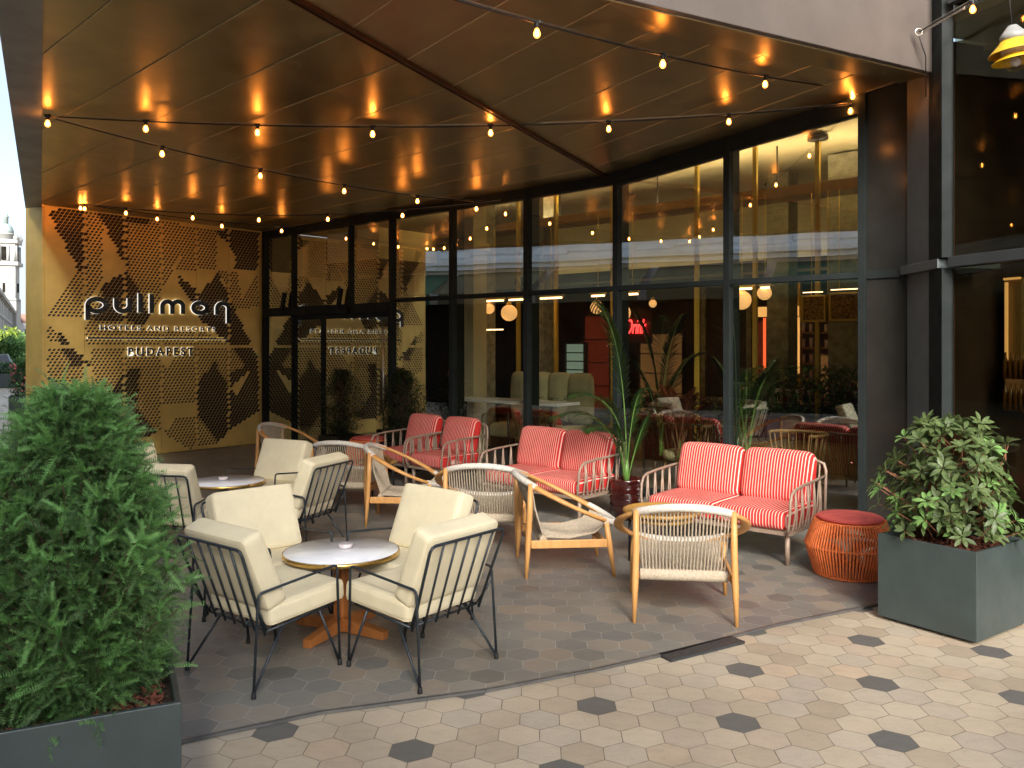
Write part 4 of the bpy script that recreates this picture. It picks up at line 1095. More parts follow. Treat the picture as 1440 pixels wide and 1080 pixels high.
# ------------------------------------------------------------------ cord stools
def stool():
    t = thing('cord_stool', 'x', 'stool', (0,0,0), 0, 'orange cord stools with round red cushions')
    for nm, r_, z, rr in (('top_ring',.262,.425,.009),('middle_ring',.325,.235,.010),('bottom_ring',.262,.012,.012)):
        MB().tube([(r_*math.cos(2*PI*i/48), r_*math.sin(2*PI*i/48), z) for i in range(48)], rr, 8, closed=True).build(nm, 'orange_cord', t)
    k = MB(); N = 80
    for i in range(N):
        a = 2*PI*i/N; d = .05
        k.tube([(.262*math.cos(a), .262*math.sin(a), .43), (.333*math.cos(a+d*.5), .333*math.sin(a+d*.5), .235), (.265*math.cos(a), .265*math.sin(a), .01)], .0088, 5, cap=False)
    k.build('cords', 'orange_cord', t)
    MB().lathe([(.02,.40),(.262,.405),(.262,.425),(.02,.43)], 40).build('seat_disc', 'orange_cord', t)
    MB().lathe([(.02,.432),(.235,.432),(.245,.440),(.245,.452),(.232,.463),(.15,.470),(0,.472)], 48).build('cushion', 'coral', t)
    MB().tube([(.243*math.cos(2*PI*i/48), .243*math.sin(2*PI*i/48), .455) for i in range(48)], .003, 5, closed=True).build('piping', 'coral', t)
    return t
st = stool(); st.location = (2.665,6.62,0); st['label'] = 'orange cord stool with round red cushion beside the right planter'
copy_tree(st, (-2.10,12.3,0), .3, 'small far orange stool with red cushion near the entrance door')

# ------------------------------------------------------------------ wooden coffee table
t = thing('coffee_table', 'round honey-coloured wooden table on thin black legs behind the foreground rope armchair', 'table', (1.25,7.02,0))
MB().lathe([(.28,.395),(.318,.405),(.322,.42),(.318,.432),(.30,.434),(.295,.426),(0,.426)], 48).build('tabletop', 'oak_dark', t)
MB().lathe([(.20,.345),(.268,.35),(.27,.372),(.20,.376)], 40).build('lower_tray', 'oak_dark', t)
for i in range(4):
    a = rad(180+i*90); MB().tube([(.265*math.cos(a),.265*math.sin(a),0),(.265*math.cos(a),.265*math.sin(a),.40)], .012, 8).build('leg', 'black_metal', t)
t = thing('coffee_table', 'low dark round side table almost hidden between the striped armchairs and the far rope armchair', 'table', (-1.62,10.15,0), 0)
MB().lathe([(.20,.38),(.24,.39),(.24,.41),(0,.415)], 32).build('tabletop', 'oak_dark', t)
for i in range(3):
    a = rad(20+i*120); MB().tube([(.2*math.cos(a),.2*math.sin(a),0),(.17*math.cos(a),.17*math.sin(a),.385)], .01, 8).build('leg', 'black_metal', t)

# ------------------------------------------------------------------ planters and plants
def planter(label, c, ang, sz, h, mat='planter', name='planter', group='square anthracite planters'):
    t = thing(name, label, 'planter', (c[0], c[1], 0), ang, group); s = sz/2; w = .022
    k = MB()
    o = [(-s,-s),(s,-s),(s,s),(-s,s)]; i_ = [(-s+w,-s+w),(s-w,-s+w),(s-w,s-w),(-s+w,s-w)]
    vs = [(x,y,.012) for x, y in o]+[(x,y,h) for x, y in o]+[(x,y,h) for x, y in i_]+[(x,y,h-.16) for x, y in i_]
    fs = [(3,2,1,0)]
    for a in range(4):
        b = (a+1) % 4; fs += [(a,b,4+b,4+a),(4+a,4+b,8+b,8+a),(8+a,8+b,12+b,12+a)]
    k.add(vs, fs); k.build('box', mat, t, bevel=.004)
    k = MB(); k.box((0,0,.006), (sz-.05,sz-.05,.012)); k.build('base', 'rubber', t)
    k = MB(); g = 16; vs = []; fs = []
    for a in range(g+1):
        for b in range(g+1):
            vs.append((-s+w+.001+(sz-2*w-.002)*a/g, -s+w+.001+(sz-2*w-.002)*b/g, h-.055+R.uniform(-.008,.008)))
    for a in range(g):
        for b in range(g): fs.append((a*(g+1)+b, (a+1)*(g+1)+b, (a+1)*(g+1)+b+1, a*(g+1)+b+1))
    k.add(vs, fs); k.build('soil', 'soil', t)
    k = MB()
    for i in range(900 if sz > .5 else 60):
        x, y = R.uniform(-s+w+.02, s-w-.02), R.uniform(-s+w+.02, s-w-.02); l = R.uniform(.008,.03)
        m = Matrix.Rotation(R.uniform(0,6.28), 3, 'Z') @ Matrix.Rotation(R.gauss(0,.4), 3, 'X') @ Matrix.Rotation(R.gauss(0,.4), 3, 'Y')
        k.box((x,y,h-.043+R.uniform(-.006,.012)), (l, l*R.uniform(.25,.6), .004), 0, m)
    tag(k.build('bark_chips', 'mulch', t), kind='stuff')
    return t
planter('big anthracite planter holding the yew bush, lower left corner of the terrace', (-1.62,3.095), math.atan2(.43,.90), .70, .555)
planter('square anthracite planter holding the rhododendron at the right edge', (2.872,5.49), math.atan2(.575,.82), .64, .555)

def leaf(mb, base, d, up, L, w, fold=.25, droop=.3, n=3):
    d = d.normalized(); side = d.cross(up)
    if side.length < 1e-4: side = Vector((1,0,0))
    side.normalize(); up = side.cross(d).normalized(); vs = []; fs = []
    prof = [0, .62, 1, .78, 0] if n == 4 else ([0, .8, 1, 0] if n == 3 else [0, 1, 0])
    m = len(prof)
    for i, q in enumerate(prof):
        f = i/(m-1); c = base+d*(L*f)-up*(droop*L*f*f)
        vs.append(c)
        if 0 < i < m-1: vs += [c+side*(w*q/2)+up*(fold*w*q/2), c-side*(w*q/2)+up*(fold*w*q/2)]
    # index: 0 ; (1,2,3) ; (4,5,6) ... last
    fs += [(0,1,2),(0,3,1)]
    for i in range(1, m-2):
        a = 1+(i-1)*3; b = a+3; fs += [(a,b,b+1,a+1),(a,a+2,b+2,b)]
    a = 1+(m-3)*3; l = len(vs)-1; fs += [(a,l,a+1),(a,a+2,l)]
    mb.add(vs, fs, True)
# --- yew
yw = thing('yew_bush', 'feathery bright green yew bush filling the big planter at lower left', 'shrub', (-1.62,3.10,0))
def yr(z, a):
    prof = [(.50,.27),(.60,.29),(.72,.31),(.85,.325),(1.0,.335),(1.10,.32),(1.2,.285),(1.30,.24),(1.40,.19),(1.5,.14),(1.6,.085),(1.68,.02)]
    r = prof[-1][1]
    for (z0, r0_), (z1, r1) in zip(prof[:-1], prof[1:]):
        if z0 <= z <= z1: r = r0_+(r1-r0_)*(z-z0)/(z1-z0)
    lf = max(0, -math.cos(a))
    lump = .08*math.sin(3*a+z*9)+.07*math.sin(5*a-z*14+1)
    return r*(1+lump)+lf*.20*max(0, 1-max(0, z-1.15)*2.4)
def sprig(mb, p, d, L, nn, nl, nw):
    d = d.normalized(); rv = Vector((R.gauss(0,1), R.gauss(0,1), R.gauss(0,1))); s = d.cross(rv).normalized(); u = s.cross(d)
    vs = []; fs = []; q = p.copy(); dd = d.copy()
    for i in range(nn):
        q = q+dd*(L/nn); dd = (dd+Vector((0,0,-.03))).normalized(); f = i/nn; l = nl*(1-.55*f)
        for sg in (-1, 1):
            for tw in (0,):
                nd_ = (dd*.55+s*sg+u*R.gauss(.12,.3)).normalized(); o = len(vs); e = q+nd_*l
                vs += [q-dd*nw, q+dd*nw, e]; fs.append((o, o+1, o+2))
    o = len(vs); vs += [p-s*.001, p+s*.001, q+s*.0006, q-s*.0006]; fs.append((o,o+1,o+2,o+3))
    mb.add(vs, fs)
old, new, tw = MB(), MB(), MB()
for br in range(760):
    z = R.uniform(.5, 1.62)**1.0; a = R.uniform(0, 2*PI); rr = yr(z, a)
    o = Vector((math.cos(a), math.sin(a), 0)); tip = o*rr*R.uniform(.74, 1.16)+Vector((0,0,z))
    if a > PI or rr < .3 or R.random() < .6:
        root = Vector((0,0,max(.5, z-.28)))+o*rr*.15
        tw.tube([root, root.lerp(tip,.5)+Vector((0,0,-.02)), tip], [.006,.004,.0015], 4, cap=False)
        for j in range(13):
            f = .35+.65*j/12; p = root.lerp(tip, f); k = R.uniform(.0,.03)
            d = o*.8+Vector((R.gauss(0,.6), R.gauss(0,.6), R.gauss(.28,.5)))
            sprig(old if (f < .9 or R.random() < .5) else new, p, d, R.uniform(.07,.14), 15, R.uniform(.017,.024), .0022)
        if R.random() < (.85 if z > 1.05 else .5):
            for j in range(4): sprig(new, tip, o*.5+Vector((R.gauss(0,.5), R.gauss(0,.5), .7+R.gauss(0,.3))), R.uniform(.05,.085), 12, .018, .0024)
for i in range(2600):
    z = R.uniform(.48, 1.6); a = R.uniform(0, 2*PI); rr = yr(z, a)*R.uniform(.1, .7); o = Vector((math.cos(a), math.sin(a), 0))
    sprig(old, o*rr+Vector((0,0,z)), o+Vector((R.gauss(0,.7), R.gauss(0,.7), R.gauss(.2,.6))), .10, 9, .026, .004)
old.build('needles', 'yew', yw); new.build('young_needles', 'yew_young', yw); tw.build('branches', 'bark', yw)
# --- rhododendron
rh = thing('rhododendron', 'glossy-leaved green rhododendron growing in the right planter', 'shrub', (2.872,5.49,0))
lo_, hi_, st_ = MB(), MB(), MB()
for s_ in range(6):
    a = s_*1.05; st_.tube([(R.gauss(0,.03),R.gauss(0,.03),.48),(.10*math.cos(a),.10*math.sin(a),.80),(.22*math.cos(a),.22*math.sin(a),1.05)], [.012,.009,.005], 6)
for i in range(330):
    z = R.uniform(.60, 1.30); a = R.uniform(0, 2*PI)
    rr = {0:.36,1:.42,2:.41,3:.37,4:.37,5:.33,6:.2,7:.06}[min(7, int((z-.6)/.1))]*(1+.13*math.sin(3*a+2+z*5)+.08*math.sin(7*a))
    q = R.random()**.45; o = Vector((math.cos(a), math.sin(a), 0)); p = o*rr*q+Vector((0,0,z))
    ax = (o*(.8 if z < 1.1 else .35)+Vector((R.gauss(0,.25),R.gauss(0,.25),.7))).normalized()
    st_.tube([p-ax*.13-o*.03, p], [.004,.003], 4, cap=False)
    e1 = ax.cross(Vector((0,0,1)) if abs(ax.z) < .95 else Vector((1,0,0))).normalized(); e2 = ax.cross(e1)
    m = R.choice((6,7,8)); ph = R.random()*6; mbx = hi_ if (q > .75 and R.random() < (.42 if z < .95 else .12)) else lo_
    for j in range(m):
        b = ph+2*PI*j/m+R.gauss(0,.15); el = R.uniform(.15,.75)
        d = (e1*math.cos(b)+e2*math.sin(b))*math.cos(el)+ax*math.sin(el)
        leaf(mbx, p+d*.008, d, ax, R.uniform(.06,.095), R.uniform(.024,.034), .3, R.uniform(.1,.4), 4)
lo_.build('leaves', 'laurel', rh); hi_.build('young_leaves', 'laurel_young', rh); st_.build('stems', 'twig', rh)
# --- palm in glazed pot
pt = thing('glazed_pot', 'dark oxblood glazed ceramic pot standing between the middle and right striped sofas', 'pot', (1.19,8.72,0))
MB().lathe([(.11,0),(.13,.02),(.165,.12),(.175,.24),(.165,.34),(.155,.38),(.175,.40),(.175,.42),(.155,.425),(.145,.40)], 32).build('body', 'glaze', pt)
MB().lathe([(.0,.385),(.146,.385)], 24).build('soil', 'soil', pt)
k = MB()
for z in (.10,.16,.22,.28,.33): k.tube([((.165+.012*math.sin((z-.1)*10))*math.cos(2*PI*i/40),(.165+.012*math.sin((z-.1)*10))*math.sin(2*PI*i/40),z) for i in range(40)], .004, 5, closed=True)
k.build('ridges', 'glaze', pt)
def palm(name, label, loc, fronds, lscale=1, mats=('palm','palm_stem'), lw=.015, group=None):
    t = thing(name, label, 'plant', loc, 0, group); k = MB(); st = MB()
    for (mx, my, mz, tx, ty, tz, L) in fronds:
        p0, p1, p2 = Vector((R.gauss(0,.02), R.gauss(0,.02), .38)), Vector((mx,my,mz)), Vector((tx,ty,tz)); n = 66; P = []
        for i in range(n+1):
            f = i/n; P.append(p0*(1-f)**2+p1*2*f*(1-f)+p2*f*f)
        st.tube(P, [.009*(1-.8*i/n) for i in range(n+1)], 6)
        for i in range(int(n*.33), n+1):
            f = (i-n*.33)/(n*.67); d = (P[min(i+1,n)]-P[i-1]).normalized(); sd = d.cross(Vector((0,0,1)))
            sd = sd.normalized() if sd.length > .05 else Vector((1,0,0)); l = L*math.sin(PI*min(1,.22+f*.78))**.6*lscale
            if f > .97: l *= .7
            for sg in (-1, 1):
                dd = (sd*sg*(.9-.35*f)+d*(.75+.5*f)+Vector((0,0,.15+R.gauss(0,.08)))).normalized()
                leaf(k, P[i]+Vector((0,0,0)), dd, Vector((0,0,1)), l*R.uniform(.85,1.1), lw, .4, R.uniform(.25,.5), 3)
    k.build('fronds', mats[0], t); st.build('stalks', mats[1], t); MB().tube([(0,0,.37),(0,0,.62)], [.035,.018], 10).build('trunk', 'palm_stem', t)
    return t
palm('palm', 'tall thin palm rising from the oxblood pot in front of the black mullion', (1.19,8.72,0), [
 (.0,-.02,1.9,-.30,-.05,2.24,.36), (-.02,-.1,1.40,-.60,-.25,1.30,.34), (-.15,.0,1.3,-.80,-.1,1.05,.30), (-.1,-.1,1.1,-.45,-.3,.95,.26),
 (.04,-.05,1.3,.16,-.12,1.35,.16), (.10,-.1,.9,.20,-.2,1.1,.12), (-.06,-.12,.8,-.14,-.2,1.0,.12)])
# plants inside the glass
def inplant(u, n_, label, fr, mats, name='indoor_plant', h=.0):
    palm(name, label, gp(gs(u,n_), n_, h), fr, 1, mats, .02, 'plants inside the bar')
M['red_leaf'] = leafmat('red_cordyline_leaves', (.10,.02,.01), (.28,.08,.03), .4)
inplant(930, .9, 'tall dark indoor palm behind the glass right of the terrace palm', [(.0,0,1.8,.3,.1,2.2,.3),(0,0,1.8,-.35,0,2.25,.32),(.1,.1,1.6,.55,.1,1.7,.3),(-.1,.1,1.5,-.5,.1,1.75,.3),(0,.1,1.7,.1,.4,2.2,.3)], ('dark_leaf','palm_stem'))
inplant(955, .7, 'reddish spiky cordyline plant inside the glass', [(.1*math.cos(i),.1*math.sin(i),1.0,.4*math.cos(i),.4*math.sin(i),1.1+.1*(i % 3),.16) for i in range(9)], ('red_leaf','twig'))
inplant(1050, .8, 'dark green indoor palm left of the amber panels', [(.1*math.cos(i*1.3),.1*math.sin(i*1.3),1.35,.4*math.cos(i*1.3),.4*math.sin(i*1.3),1.35+.15*(i % 3),.24) for i in range(6)], ('dark_leaf','palm_stem'))
for i, (u, n_, h, lb) in enumerate(((772,1.4,.4,'low leafy indoor plant beside the cream banquette'),(905,1.6,.5,'bushy indoor plant on the planter left of the red cordyline'),(1000,1.2,.5,'bushy dark indoor plant just left of the tall mullion'),(1085,2.0,.9,'green plant on the bar right of the large globe lamp'),(1150,2.2,.9,'green plant standing on the bar below the mesh cabinets'),(1192,2.4,.9,'green plant at the right end of the bar'))):
    p = gp(gs(u,n_), n_)
    t = thing('indoor_shrub', lb, 'plant', (p.x,p.y,0), 0, 'leafy plants inside the bar'); k = MB()
    for j in range(420):
        a = R.uniform(0,6.283); z = h+R.uniform(0,.62); rr = .32*R.random()**.5
        leaf(k, Vector((rr*math.cos(a), rr*math.sin(a), z)), Vector((math.cos(a)+R.gauss(0,.4), math.sin(a)+R.gauss(0,.4), R.gauss(.4,.4))), Vector((0,0,1)), R.uniform(.08,.18), .035, .3, .4, 3)
    k.build('leaves', 'tree_leaf' if i > 2 else 'dark_leaf', t)
    MB().tube([(0,0,0),(0,0,h+.3)], .02, 6).build('stem', 'bark', t)
# shrubs by the entrance
def shrub(name, label, loc, h0, h1, r, n, mats, L=.05, group=None, pot=None, cat='shrub'):
    t = thing(name, label, cat, loc, 0, group); k = MB(); s = MB()
    s.tube([(0,0,h0-.1),(0,0,(h0+h1)/2)], [.02,.01], 6)
    for i in range(n):
        z = R.uniform(h0, h1); f = (z-h0)/(h1-h0); rr = r*math.sin(PI*(.12+.86*f))**.6*R.uniform(.2,1.05); a = R.uniform(0,6.283)
        p = Vector((rr*math.cos(a), rr*math.sin(a), z)); d = Vector((math.cos(a)+R.gauss(0,.5), math.sin(a)+R.gauss(0,.5), R.gauss(.35,.5)))
        leaf(k, p, d, Vector((0,0,1)), L*R.uniform(.7,1.3), L*.38, .3, .2, 3)
        if i % 14 == 0: s.tube([(0,0,max(h0,z-.3)), p], [.004,.002], 4, cap=False)
    k.build('leaves', mats, t); s.build('stems', 'bark', t)
    return t
for u, Y, lb in ((480,13.0,'left'),(568,12.1,'right')):
    x = (u-720)/FL*Y
    planter('low black square planter on the '+lb+' side of the entrance door', (x,Y), math.atan2(GD.y,GD.x), .50, .42, 'black_metal')
    shrub('dark_shrub', 'dark small-leaved evergreen shrub in the black planter '+lb+' of the entrance door', (x,Y,0), .42, 1.42, .36, 3600, 'dark_leaf', .055, 'dark shrubs flanking the entrance')
# ------------------------------------------------------------------ string lights
def on_line(u, a, b):
    r = (u-720)/FL; t = (a[0]-r*a[1])/(r*(b[1]-a[1])-(b[0]-a[0])); return a[0]+(b[0]-a[0])*t, a[1]+(b[1]-a[1])*t
def string(label, a, b, za, zb, sag, bulbs, scale=1.0, wire=True):
    t = thing('string_light', label, 'string lights', (0,0,0), 0, 'festoon light strings')
    A3, B3 = Vector((a[0],a[1],za)), Vector((b[0],b[1],zb)); n = 48; L = (B3-A3).length
    def pt(f): return A3.lerp(B3, f)-Vector((0,0,4*sag*f*(1-f)))
    k = MB(); k.tube([pt(i/n) for i in range(n+1)], .0068, 6); k.build('cable', 'cable', t)
    if wire:
        k = MB(); k.tube([pt(i/n)+Vector((0,0,.017)) for i in range(n+1)], .0026, 5); k.build('steel_wire', 'wire', t)
    for u, v in bulbs:
        x, y = on_line(u, a, b); f = (Vector((x,y))-Vector((a[0],a[1]))).length/(Vector((b[0],b[1]))-Vector((a[0],a[1]))).length
        p = pt(f)
        k = MB(); s = 1.0
        k.lathe([(.0,.012),(.014,.012),(.017,0),(.017,-.030),(.0135,-.036),(.0,-.036)], 12); k.box((0,0,.006), (.055,.016,.018))
        so_ = k.build('socket', 'socket', t, loc=p)
        g = MB(); g.lathe([(.011,-.036),(.016,-.046),(.0235,-.066),(.0225,-.082),(.013,-.095),(0,-.099)], 14); go = g.build('bulb', 'bulb_glass', t, loc=p)
        f_ = MB(); f_.lathe([(0,-.045),(.008,-.05),(.011,-.066),(.008,-.082),(0,-.086)], 8); f_.build('filament', 'bulb', go)
    return t
EL = (-4.18,7.50); ER = (3.36,8.36)
def zpx(v, Y): return EYE+(HZ-v)*Y/FL
string('upper festoon string running across the whole terrace from the left canopy edge to the pier', EL, ER, zpx(163,EL[1]), zpx(147,ER[1]), .155, [(67,0),(205,0),(362,0),(524,0),(690,0),(856,0),(1025,0),(1196,0)])
A0 = (-1.05,4.43)
string('festoon string nearest the front edge, crossing the top right of the canopy', A0, (3.40,8.34), 3.86, zpx(126,8.34), .10, [(535,0),(755,0),(932,0),(1076,0),(1199,0)])
C1 = (gp(gs(690),-.15).x, gp(gs(690),-.15).y)
string('festoon string from the left canopy edge down to the middle of the glass front', EL, C1, zpx(163,EL[1]), zpx(284,C1[1]), .13, [(228,0),(366,0),(484,0),(587,0)])
DW = (wp(.25,.35).x, wp(.25,.35).y); D1 = (gp(gs(712),-.12).x, gp(gs(712),-.12).y)
string('festoon string above the brass wall to the middle of the glass front', DW, D1, zpx(285,DW[1]), zpx(283,D1[1]), .19, [(90,0),(119,0),(177,0),(271,0),(364,0),(461,0),(566,0),(670,0)])
E1 = (gp(gs(452),-.15).x, gp(gs(452),-.15).y)
string('short festoon string hanging along the brass wall to the entrance', DW, E1, zpx(285,DW[1]), zpx(322,E1[1]), .05, [(221,0),(312,0),(396,0)], wire=False)
F0 = (3.50,7.22); F1 = (4.3,4.9)
string('twisted wire string with one bulb running off right from the grey pier', F0, F1, zpx(45,F0[1]), zpx(45,F0[1])+.30, .02, [(1368,0)])
# hook and twisted wire ends
hk = thing('wire_hook', 'silvery wire eye and turnbuckle fixed to the grey pier at top right', 'hook', (3.50,7.22,zpx(45,7.22)))
MB().tube([(.03*math.cos(2*PI*i/20),0,.03*math.sin(2*PI*i/20)) for i in range(20)], .006, 6, closed=True).build('eye', 'wire', hk)
k = MB()
for q in range(3): k.tube([(.03+i*.012, -i*.030+.012*math.sin(i*1.9+q*2), .012*math.cos(i*1.9+q*2)+i*.004) for i in range(14)], .0035, 5)
k.build('twisted_ends', 'wire', hk)
k = MB(); k.tube([(0,0,-.02),(.04,.02,-.12),(.10,.08,-.18),(.16,.2,-.5)], .005, 5); k.build('loose_cable', 'cable', hk)
tp = thing('overhead_cable', 'slack black cable crossing the very top right corner', 'cable')
k = MB(); k.tube([(2.3,6.2,4.55),(2.9,6.25,4.40),(3.4,6.1,4.33),(3.72,5.9,4.36),(4.2,5.4,4.5)], .006, 6); k.build('cable', 'cable', tp)
# yellow pendant lamp at upper right
lx, ly = (1428-720)/FL*5.9, 5.9; lz = zpx(80, 5.9)
pl = thing('yellow_pendant_lamp', 'yellow double-skirted pendant lamp with grey cap at the top right corner', 'lamp', (lx,ly,lz))
mt = Matrix.Rotation(rad(-8), 4, 'Y')
pl.rotation_euler = (0, rad(-6), 0)
MB().lathe([(.012,.225),(.03,.22),(.075,.165),(.085,.155),(.085,.115)], 32).build('cap', 'lamp_grey', pl)
MB().lathe([(.087,.115),(.098,.10),(.165,.035),(.170,.028),(.160,.032),(.085,.10)], 36).build('upper_skirt', 'yellow', pl)
MB().lathe([(.085,.09),(.088,.04),(.088,.015)], 32).build('neck', 'rope_white', pl)
MB().lathe([(.090,.018),(.150,-.025),(.153,-.031),(.143,-.028),(.07,.012)], 36).build('lower_skirt', 'yellow', pl)
MB().lathe([(.078,.0),(.076,-.04),(.05,-.085),(0,-.10)], 24).build('glass_dome', 'clear', pl)
MB().lathe([(.0,.0),(.03,-.01),(.035,-.05),(0,-.07)], 16).build('bulb', 'clear_w', pl)
MB().tube([(0,0,.22),(0,0,.45),(.02,0,.8)], .006, 6).build('cord', 'cable', pl)

# ------------------------------------------------------------------ street to the left
def at(u, Y): return ((u-720)/FL*Y, Y)
SD = Vector((-.51,.86)).normalized(); SN = Vector((.86,.51)).normalized()
# building opposite the terrace (its reflection shows in the glass)
op = thing('opposite_building', 'pale stone building across the street, seen mirrored in the glass front', 'building', (0,0,0))
OB = Vector((-8.5,0)); K0, K1 = -22, 42
def ob(mb, k0, k1, d0, d1, z0, z1):
    vs = []
    for z in (z0, z1):
        for k_, d_ in ((k0,d0),(k1,d0),(k1,d1),(k0,d1)): p = OB+SD*k_+SN*d_; vs.append((p.x,p.y,z))
    return mb.add(vs, [(0,1,2,3),(7,6,5,4),(0,4,5,1),(1,5,6,2),(2,6,7,3),(3,7,4,0)])
k = MB(); ob(k, K0, K1, -9, 0, 0, 15); k.build('wall', 'stone', op)
k = MB(); ob(k, K0, K1, .0, .05, 0, 3.1); k.build('shopfront', 'shop_dark', op)
for z0, z1, d_ in ((4.15,4.3,.30),(4.3,4.42,.42),(5.65,5.72,.14),(7.9,8.1,.25),(11.3,11.5,.3),(14.6,15.1,.6)):
    k = MB(); ob(k, K0, K1, .0, d_, z0, z1); k.build('cornice', 'stone_trim', op)
nb = 20; st_ = (K1-K0)/nb
for i in range(nb):
    kc = K0+st_*(i+.5)
    for z0 in (5.9, 8.9, 12.0):
        k = MB(); ob(k, kc-.62, kc+.62, 0, .06, z0, z0+1.9); o = k.build('window', 'window_dark', op)
        f = MB(); ob(f, kc-.82, kc-.62, 0, .14, z0, z0+1.9); ob(f, kc+.62, kc+.82, 0, .14, z0, z0+1.9); ob(f, kc-1.0, kc+1.0, 0, .28, z0+1.95, z0+2.1); ob(f, kc-.95, kc+.95, 0, .24, z0-.14, z0-.02); ob(f, kc-.04, kc+.04, .06, .10, z0, z0+1.9); f.build('window_surround', 'stone_trim', o)
    k = MB()
    for j in range(4): ob(k, kc+st_/2-.55, kc+st_/2+.55, 0, .10, 4.55+j*.27, 4.75+j*.27)
    k.build('stone_blocks', 'stone_trim', op)
    k = MB(); ob(k, kc-1.1, kc+1.1, .0, .10, 4.62, 5.5); ob(k, kc-.9, kc+.9, .1, .16, 5.0, 5.1); k.lathe([(0,0),(.1,0),(.12,.1),(0,.2)], 10, tuple(OB+SD*kc+SN*.16)+(5.15,)); k.build('panel_relief', 'stone_trim', op)
    aw = MB(); a0, a1 = kc-st_*.46, kc+st_*.46
    p = [OB+SD*a0+SN*.06, OB+SD*a1+SN*.06, OB+SD*a1+SN*1.5, OB+SD*a0+SN*1.5]
    vs = [(p[0].x,p[0].y,4.05),(p[1].x,p[1].y,4.05),(p[2].x,p[2].y,3.35),(p[3].x,p[3].y,3.35),(p[2].x,p[2].y,3.05),(p[3].x,p[3].y,3.05)]
    vs += [(x,y,z-.03) for x, y, z in vs]
    aw.add(vs, [(0,3,2,1),(3,5,4,2),(6,7,8,9),(9,8,10,11),(0,6,9,3),(1,2,8,7),(0,1,7,6),(3,9,11,5),(2,4,10,8),(5,11,10,4)])
    t = thing('awning', 'shop awning along the building opposite, '+'first second third fourth fifth sixth seventh eighth ninth tenth eleventh twelfth thirteenth fourteenth fifteenth sixteenth seventeenth eighteenth nineteenth last'.split()[i]+' from the camera end', 'awning', (0,0,0), 0, 'awnings across the street')
    aw.build('canvas', 'awning_green' if i % 4 == 3 else 'awning', t)
    k = MB(); k.tube([(p[0].x,p[0].y,3.2),(p[3].x,p[3].y,3.34)], .02, 6); k.build('bracket', 'stone_trim', t)
    k = MB(); k.tube([(p[1].x,p[1].y,3.2),(p[2].x,p[2].y,3.34)], .02, 6); k.build('bracket', 'stone_trim', t)
# church tower
cx, cy = at(8.5, 200); ch = thing('church_tower', 'tall pale stone church bell tower with green dome and lantern down the street', 'church tower', (cx,cy,0), rad(20))
u1 = 200/FL
def cz(v): return EYE+(HZ-v)*u1
def cb(n, w, v0, v1, mat='church'): k = MB(); k.box((0,0,(cz(v0)+cz(v1))/2), (w*u1,w*u1,cz(v1)-cz(v0))); return k.build(n, mat, ch)
cb('base', 31, 500, 422); cb('shaft', 28, 421, 374); cb('cornice', 36, 374, 369); cb('cornice', 31, 424, 420); cb('belfry', 27, 369, 343); cb('cornice', 34, 343, 338)
for i in range(4):
    m = Matrix.Rotation(i*PI/2, 3, 'Z')
    k = MB(); c = m @ Vector((0,-14.2*u1,(cz(367)+cz(348))/2)); k.box(c, (5*u1,.5,3.2) if i % 2 == 0 else (.5,5*u1,3.2))
    k.build('bell_opening', 'shop_dark', ch)
    k = MB(); c = m @ Vector((0,-14.3*u1,(cz(412)+cz(398))/2)); k.box(c, (2.6*u1,.5,2.2) if i % 2 == 0 else (.5,2.6*u1,2.2))
    k.build('window', 'shop_dark', ch)
    for q in (-1, 1):
        k = MB(); c = m @ Vector((q*5.2*u1,-14.3*u1,0)); k.lathe([(.32,cz(368)),(.28,cz(346))], 10, (c.x,c.y,0)); c = m @ Vector((q*12.5*u1,-14.3*u1,0)); k.lathe([(.36,cz(368)),(.32,cz(346))], 10, (c.x,c.y,0)); k.build('column', 'church', ch)
    c = m @ Vector((15*u1,15*u1,0)); k = MB(); k.lathe([(.5,cz(338)),(.6,cz(335)),(.25,cz(331)),(0,cz(326))], 10, (c.x,c.y,0)); k.build('corner_urn', 'church', ch)
k = MB(); k.lathe([(11*u1,cz(338)),(11*u1,cz(330)),(12*u1,cz(330)),(12*u1,cz(328.5))], 24); k.build('drum', 'church', ch)
k = MB(); k.lathe([(10*u1,cz(328.5)),(9.6*u1,cz(324)),(7.6*u1,cz(319)),(4*u1,cz(315.5)),(3.2*u1,cz(315))], 24); k.build('dome', 'roof_grey', ch)
k = MB(); k.lathe([(3*u1,cz(315)),(3*u1,cz(306)),(3.8*u1,cz(305.5)),(2.6*u1,cz(303.5)),(1.2*u1,cz(300)),(.25*u1,cz(294)),(0,cz(291))], 16); k.build('lantern', 'roof_grey', ch)
# terrace of old houses leading to the church
hb = thing('old_townhouse', 'long row of pale grey old house front leading down the street to the church', 'building', (0,0,0))
a_, b_ = Vector(at(-22,95)), Vector(at(26,255)); dd = (b_-a_).normalized(); nn = Vector((-dd.y, dd.x))
if nn.x > 0: nn = -nn
def hbx(mb, k0, k1, d0, d1, z0, z1):
    vs = [((a_+dd*k_+nn*d_).x, (a_+dd*k_+nn*d_).y, z) for z in (z0, z1) for k_, d_ in ((k0,d0),(k1,d0),(k1,d1),(k0,d1))]
    return mb.add(vs, [(0,1,2,3),(7,6,5,4),(0,4,5,1),(1,5,6,2),(2,6,7,3),(3,7,4,0)])
LH = (b_-a_).length
k = MB(); hbx(k, 0, LH, 0, 12, 0, 9.5); k.build('wall', 'church', hb)
k = MB(); hbx(k, -.3, LH, -.6, 12, 9.5, 10.1); k.build('eaves', 'church', hb)
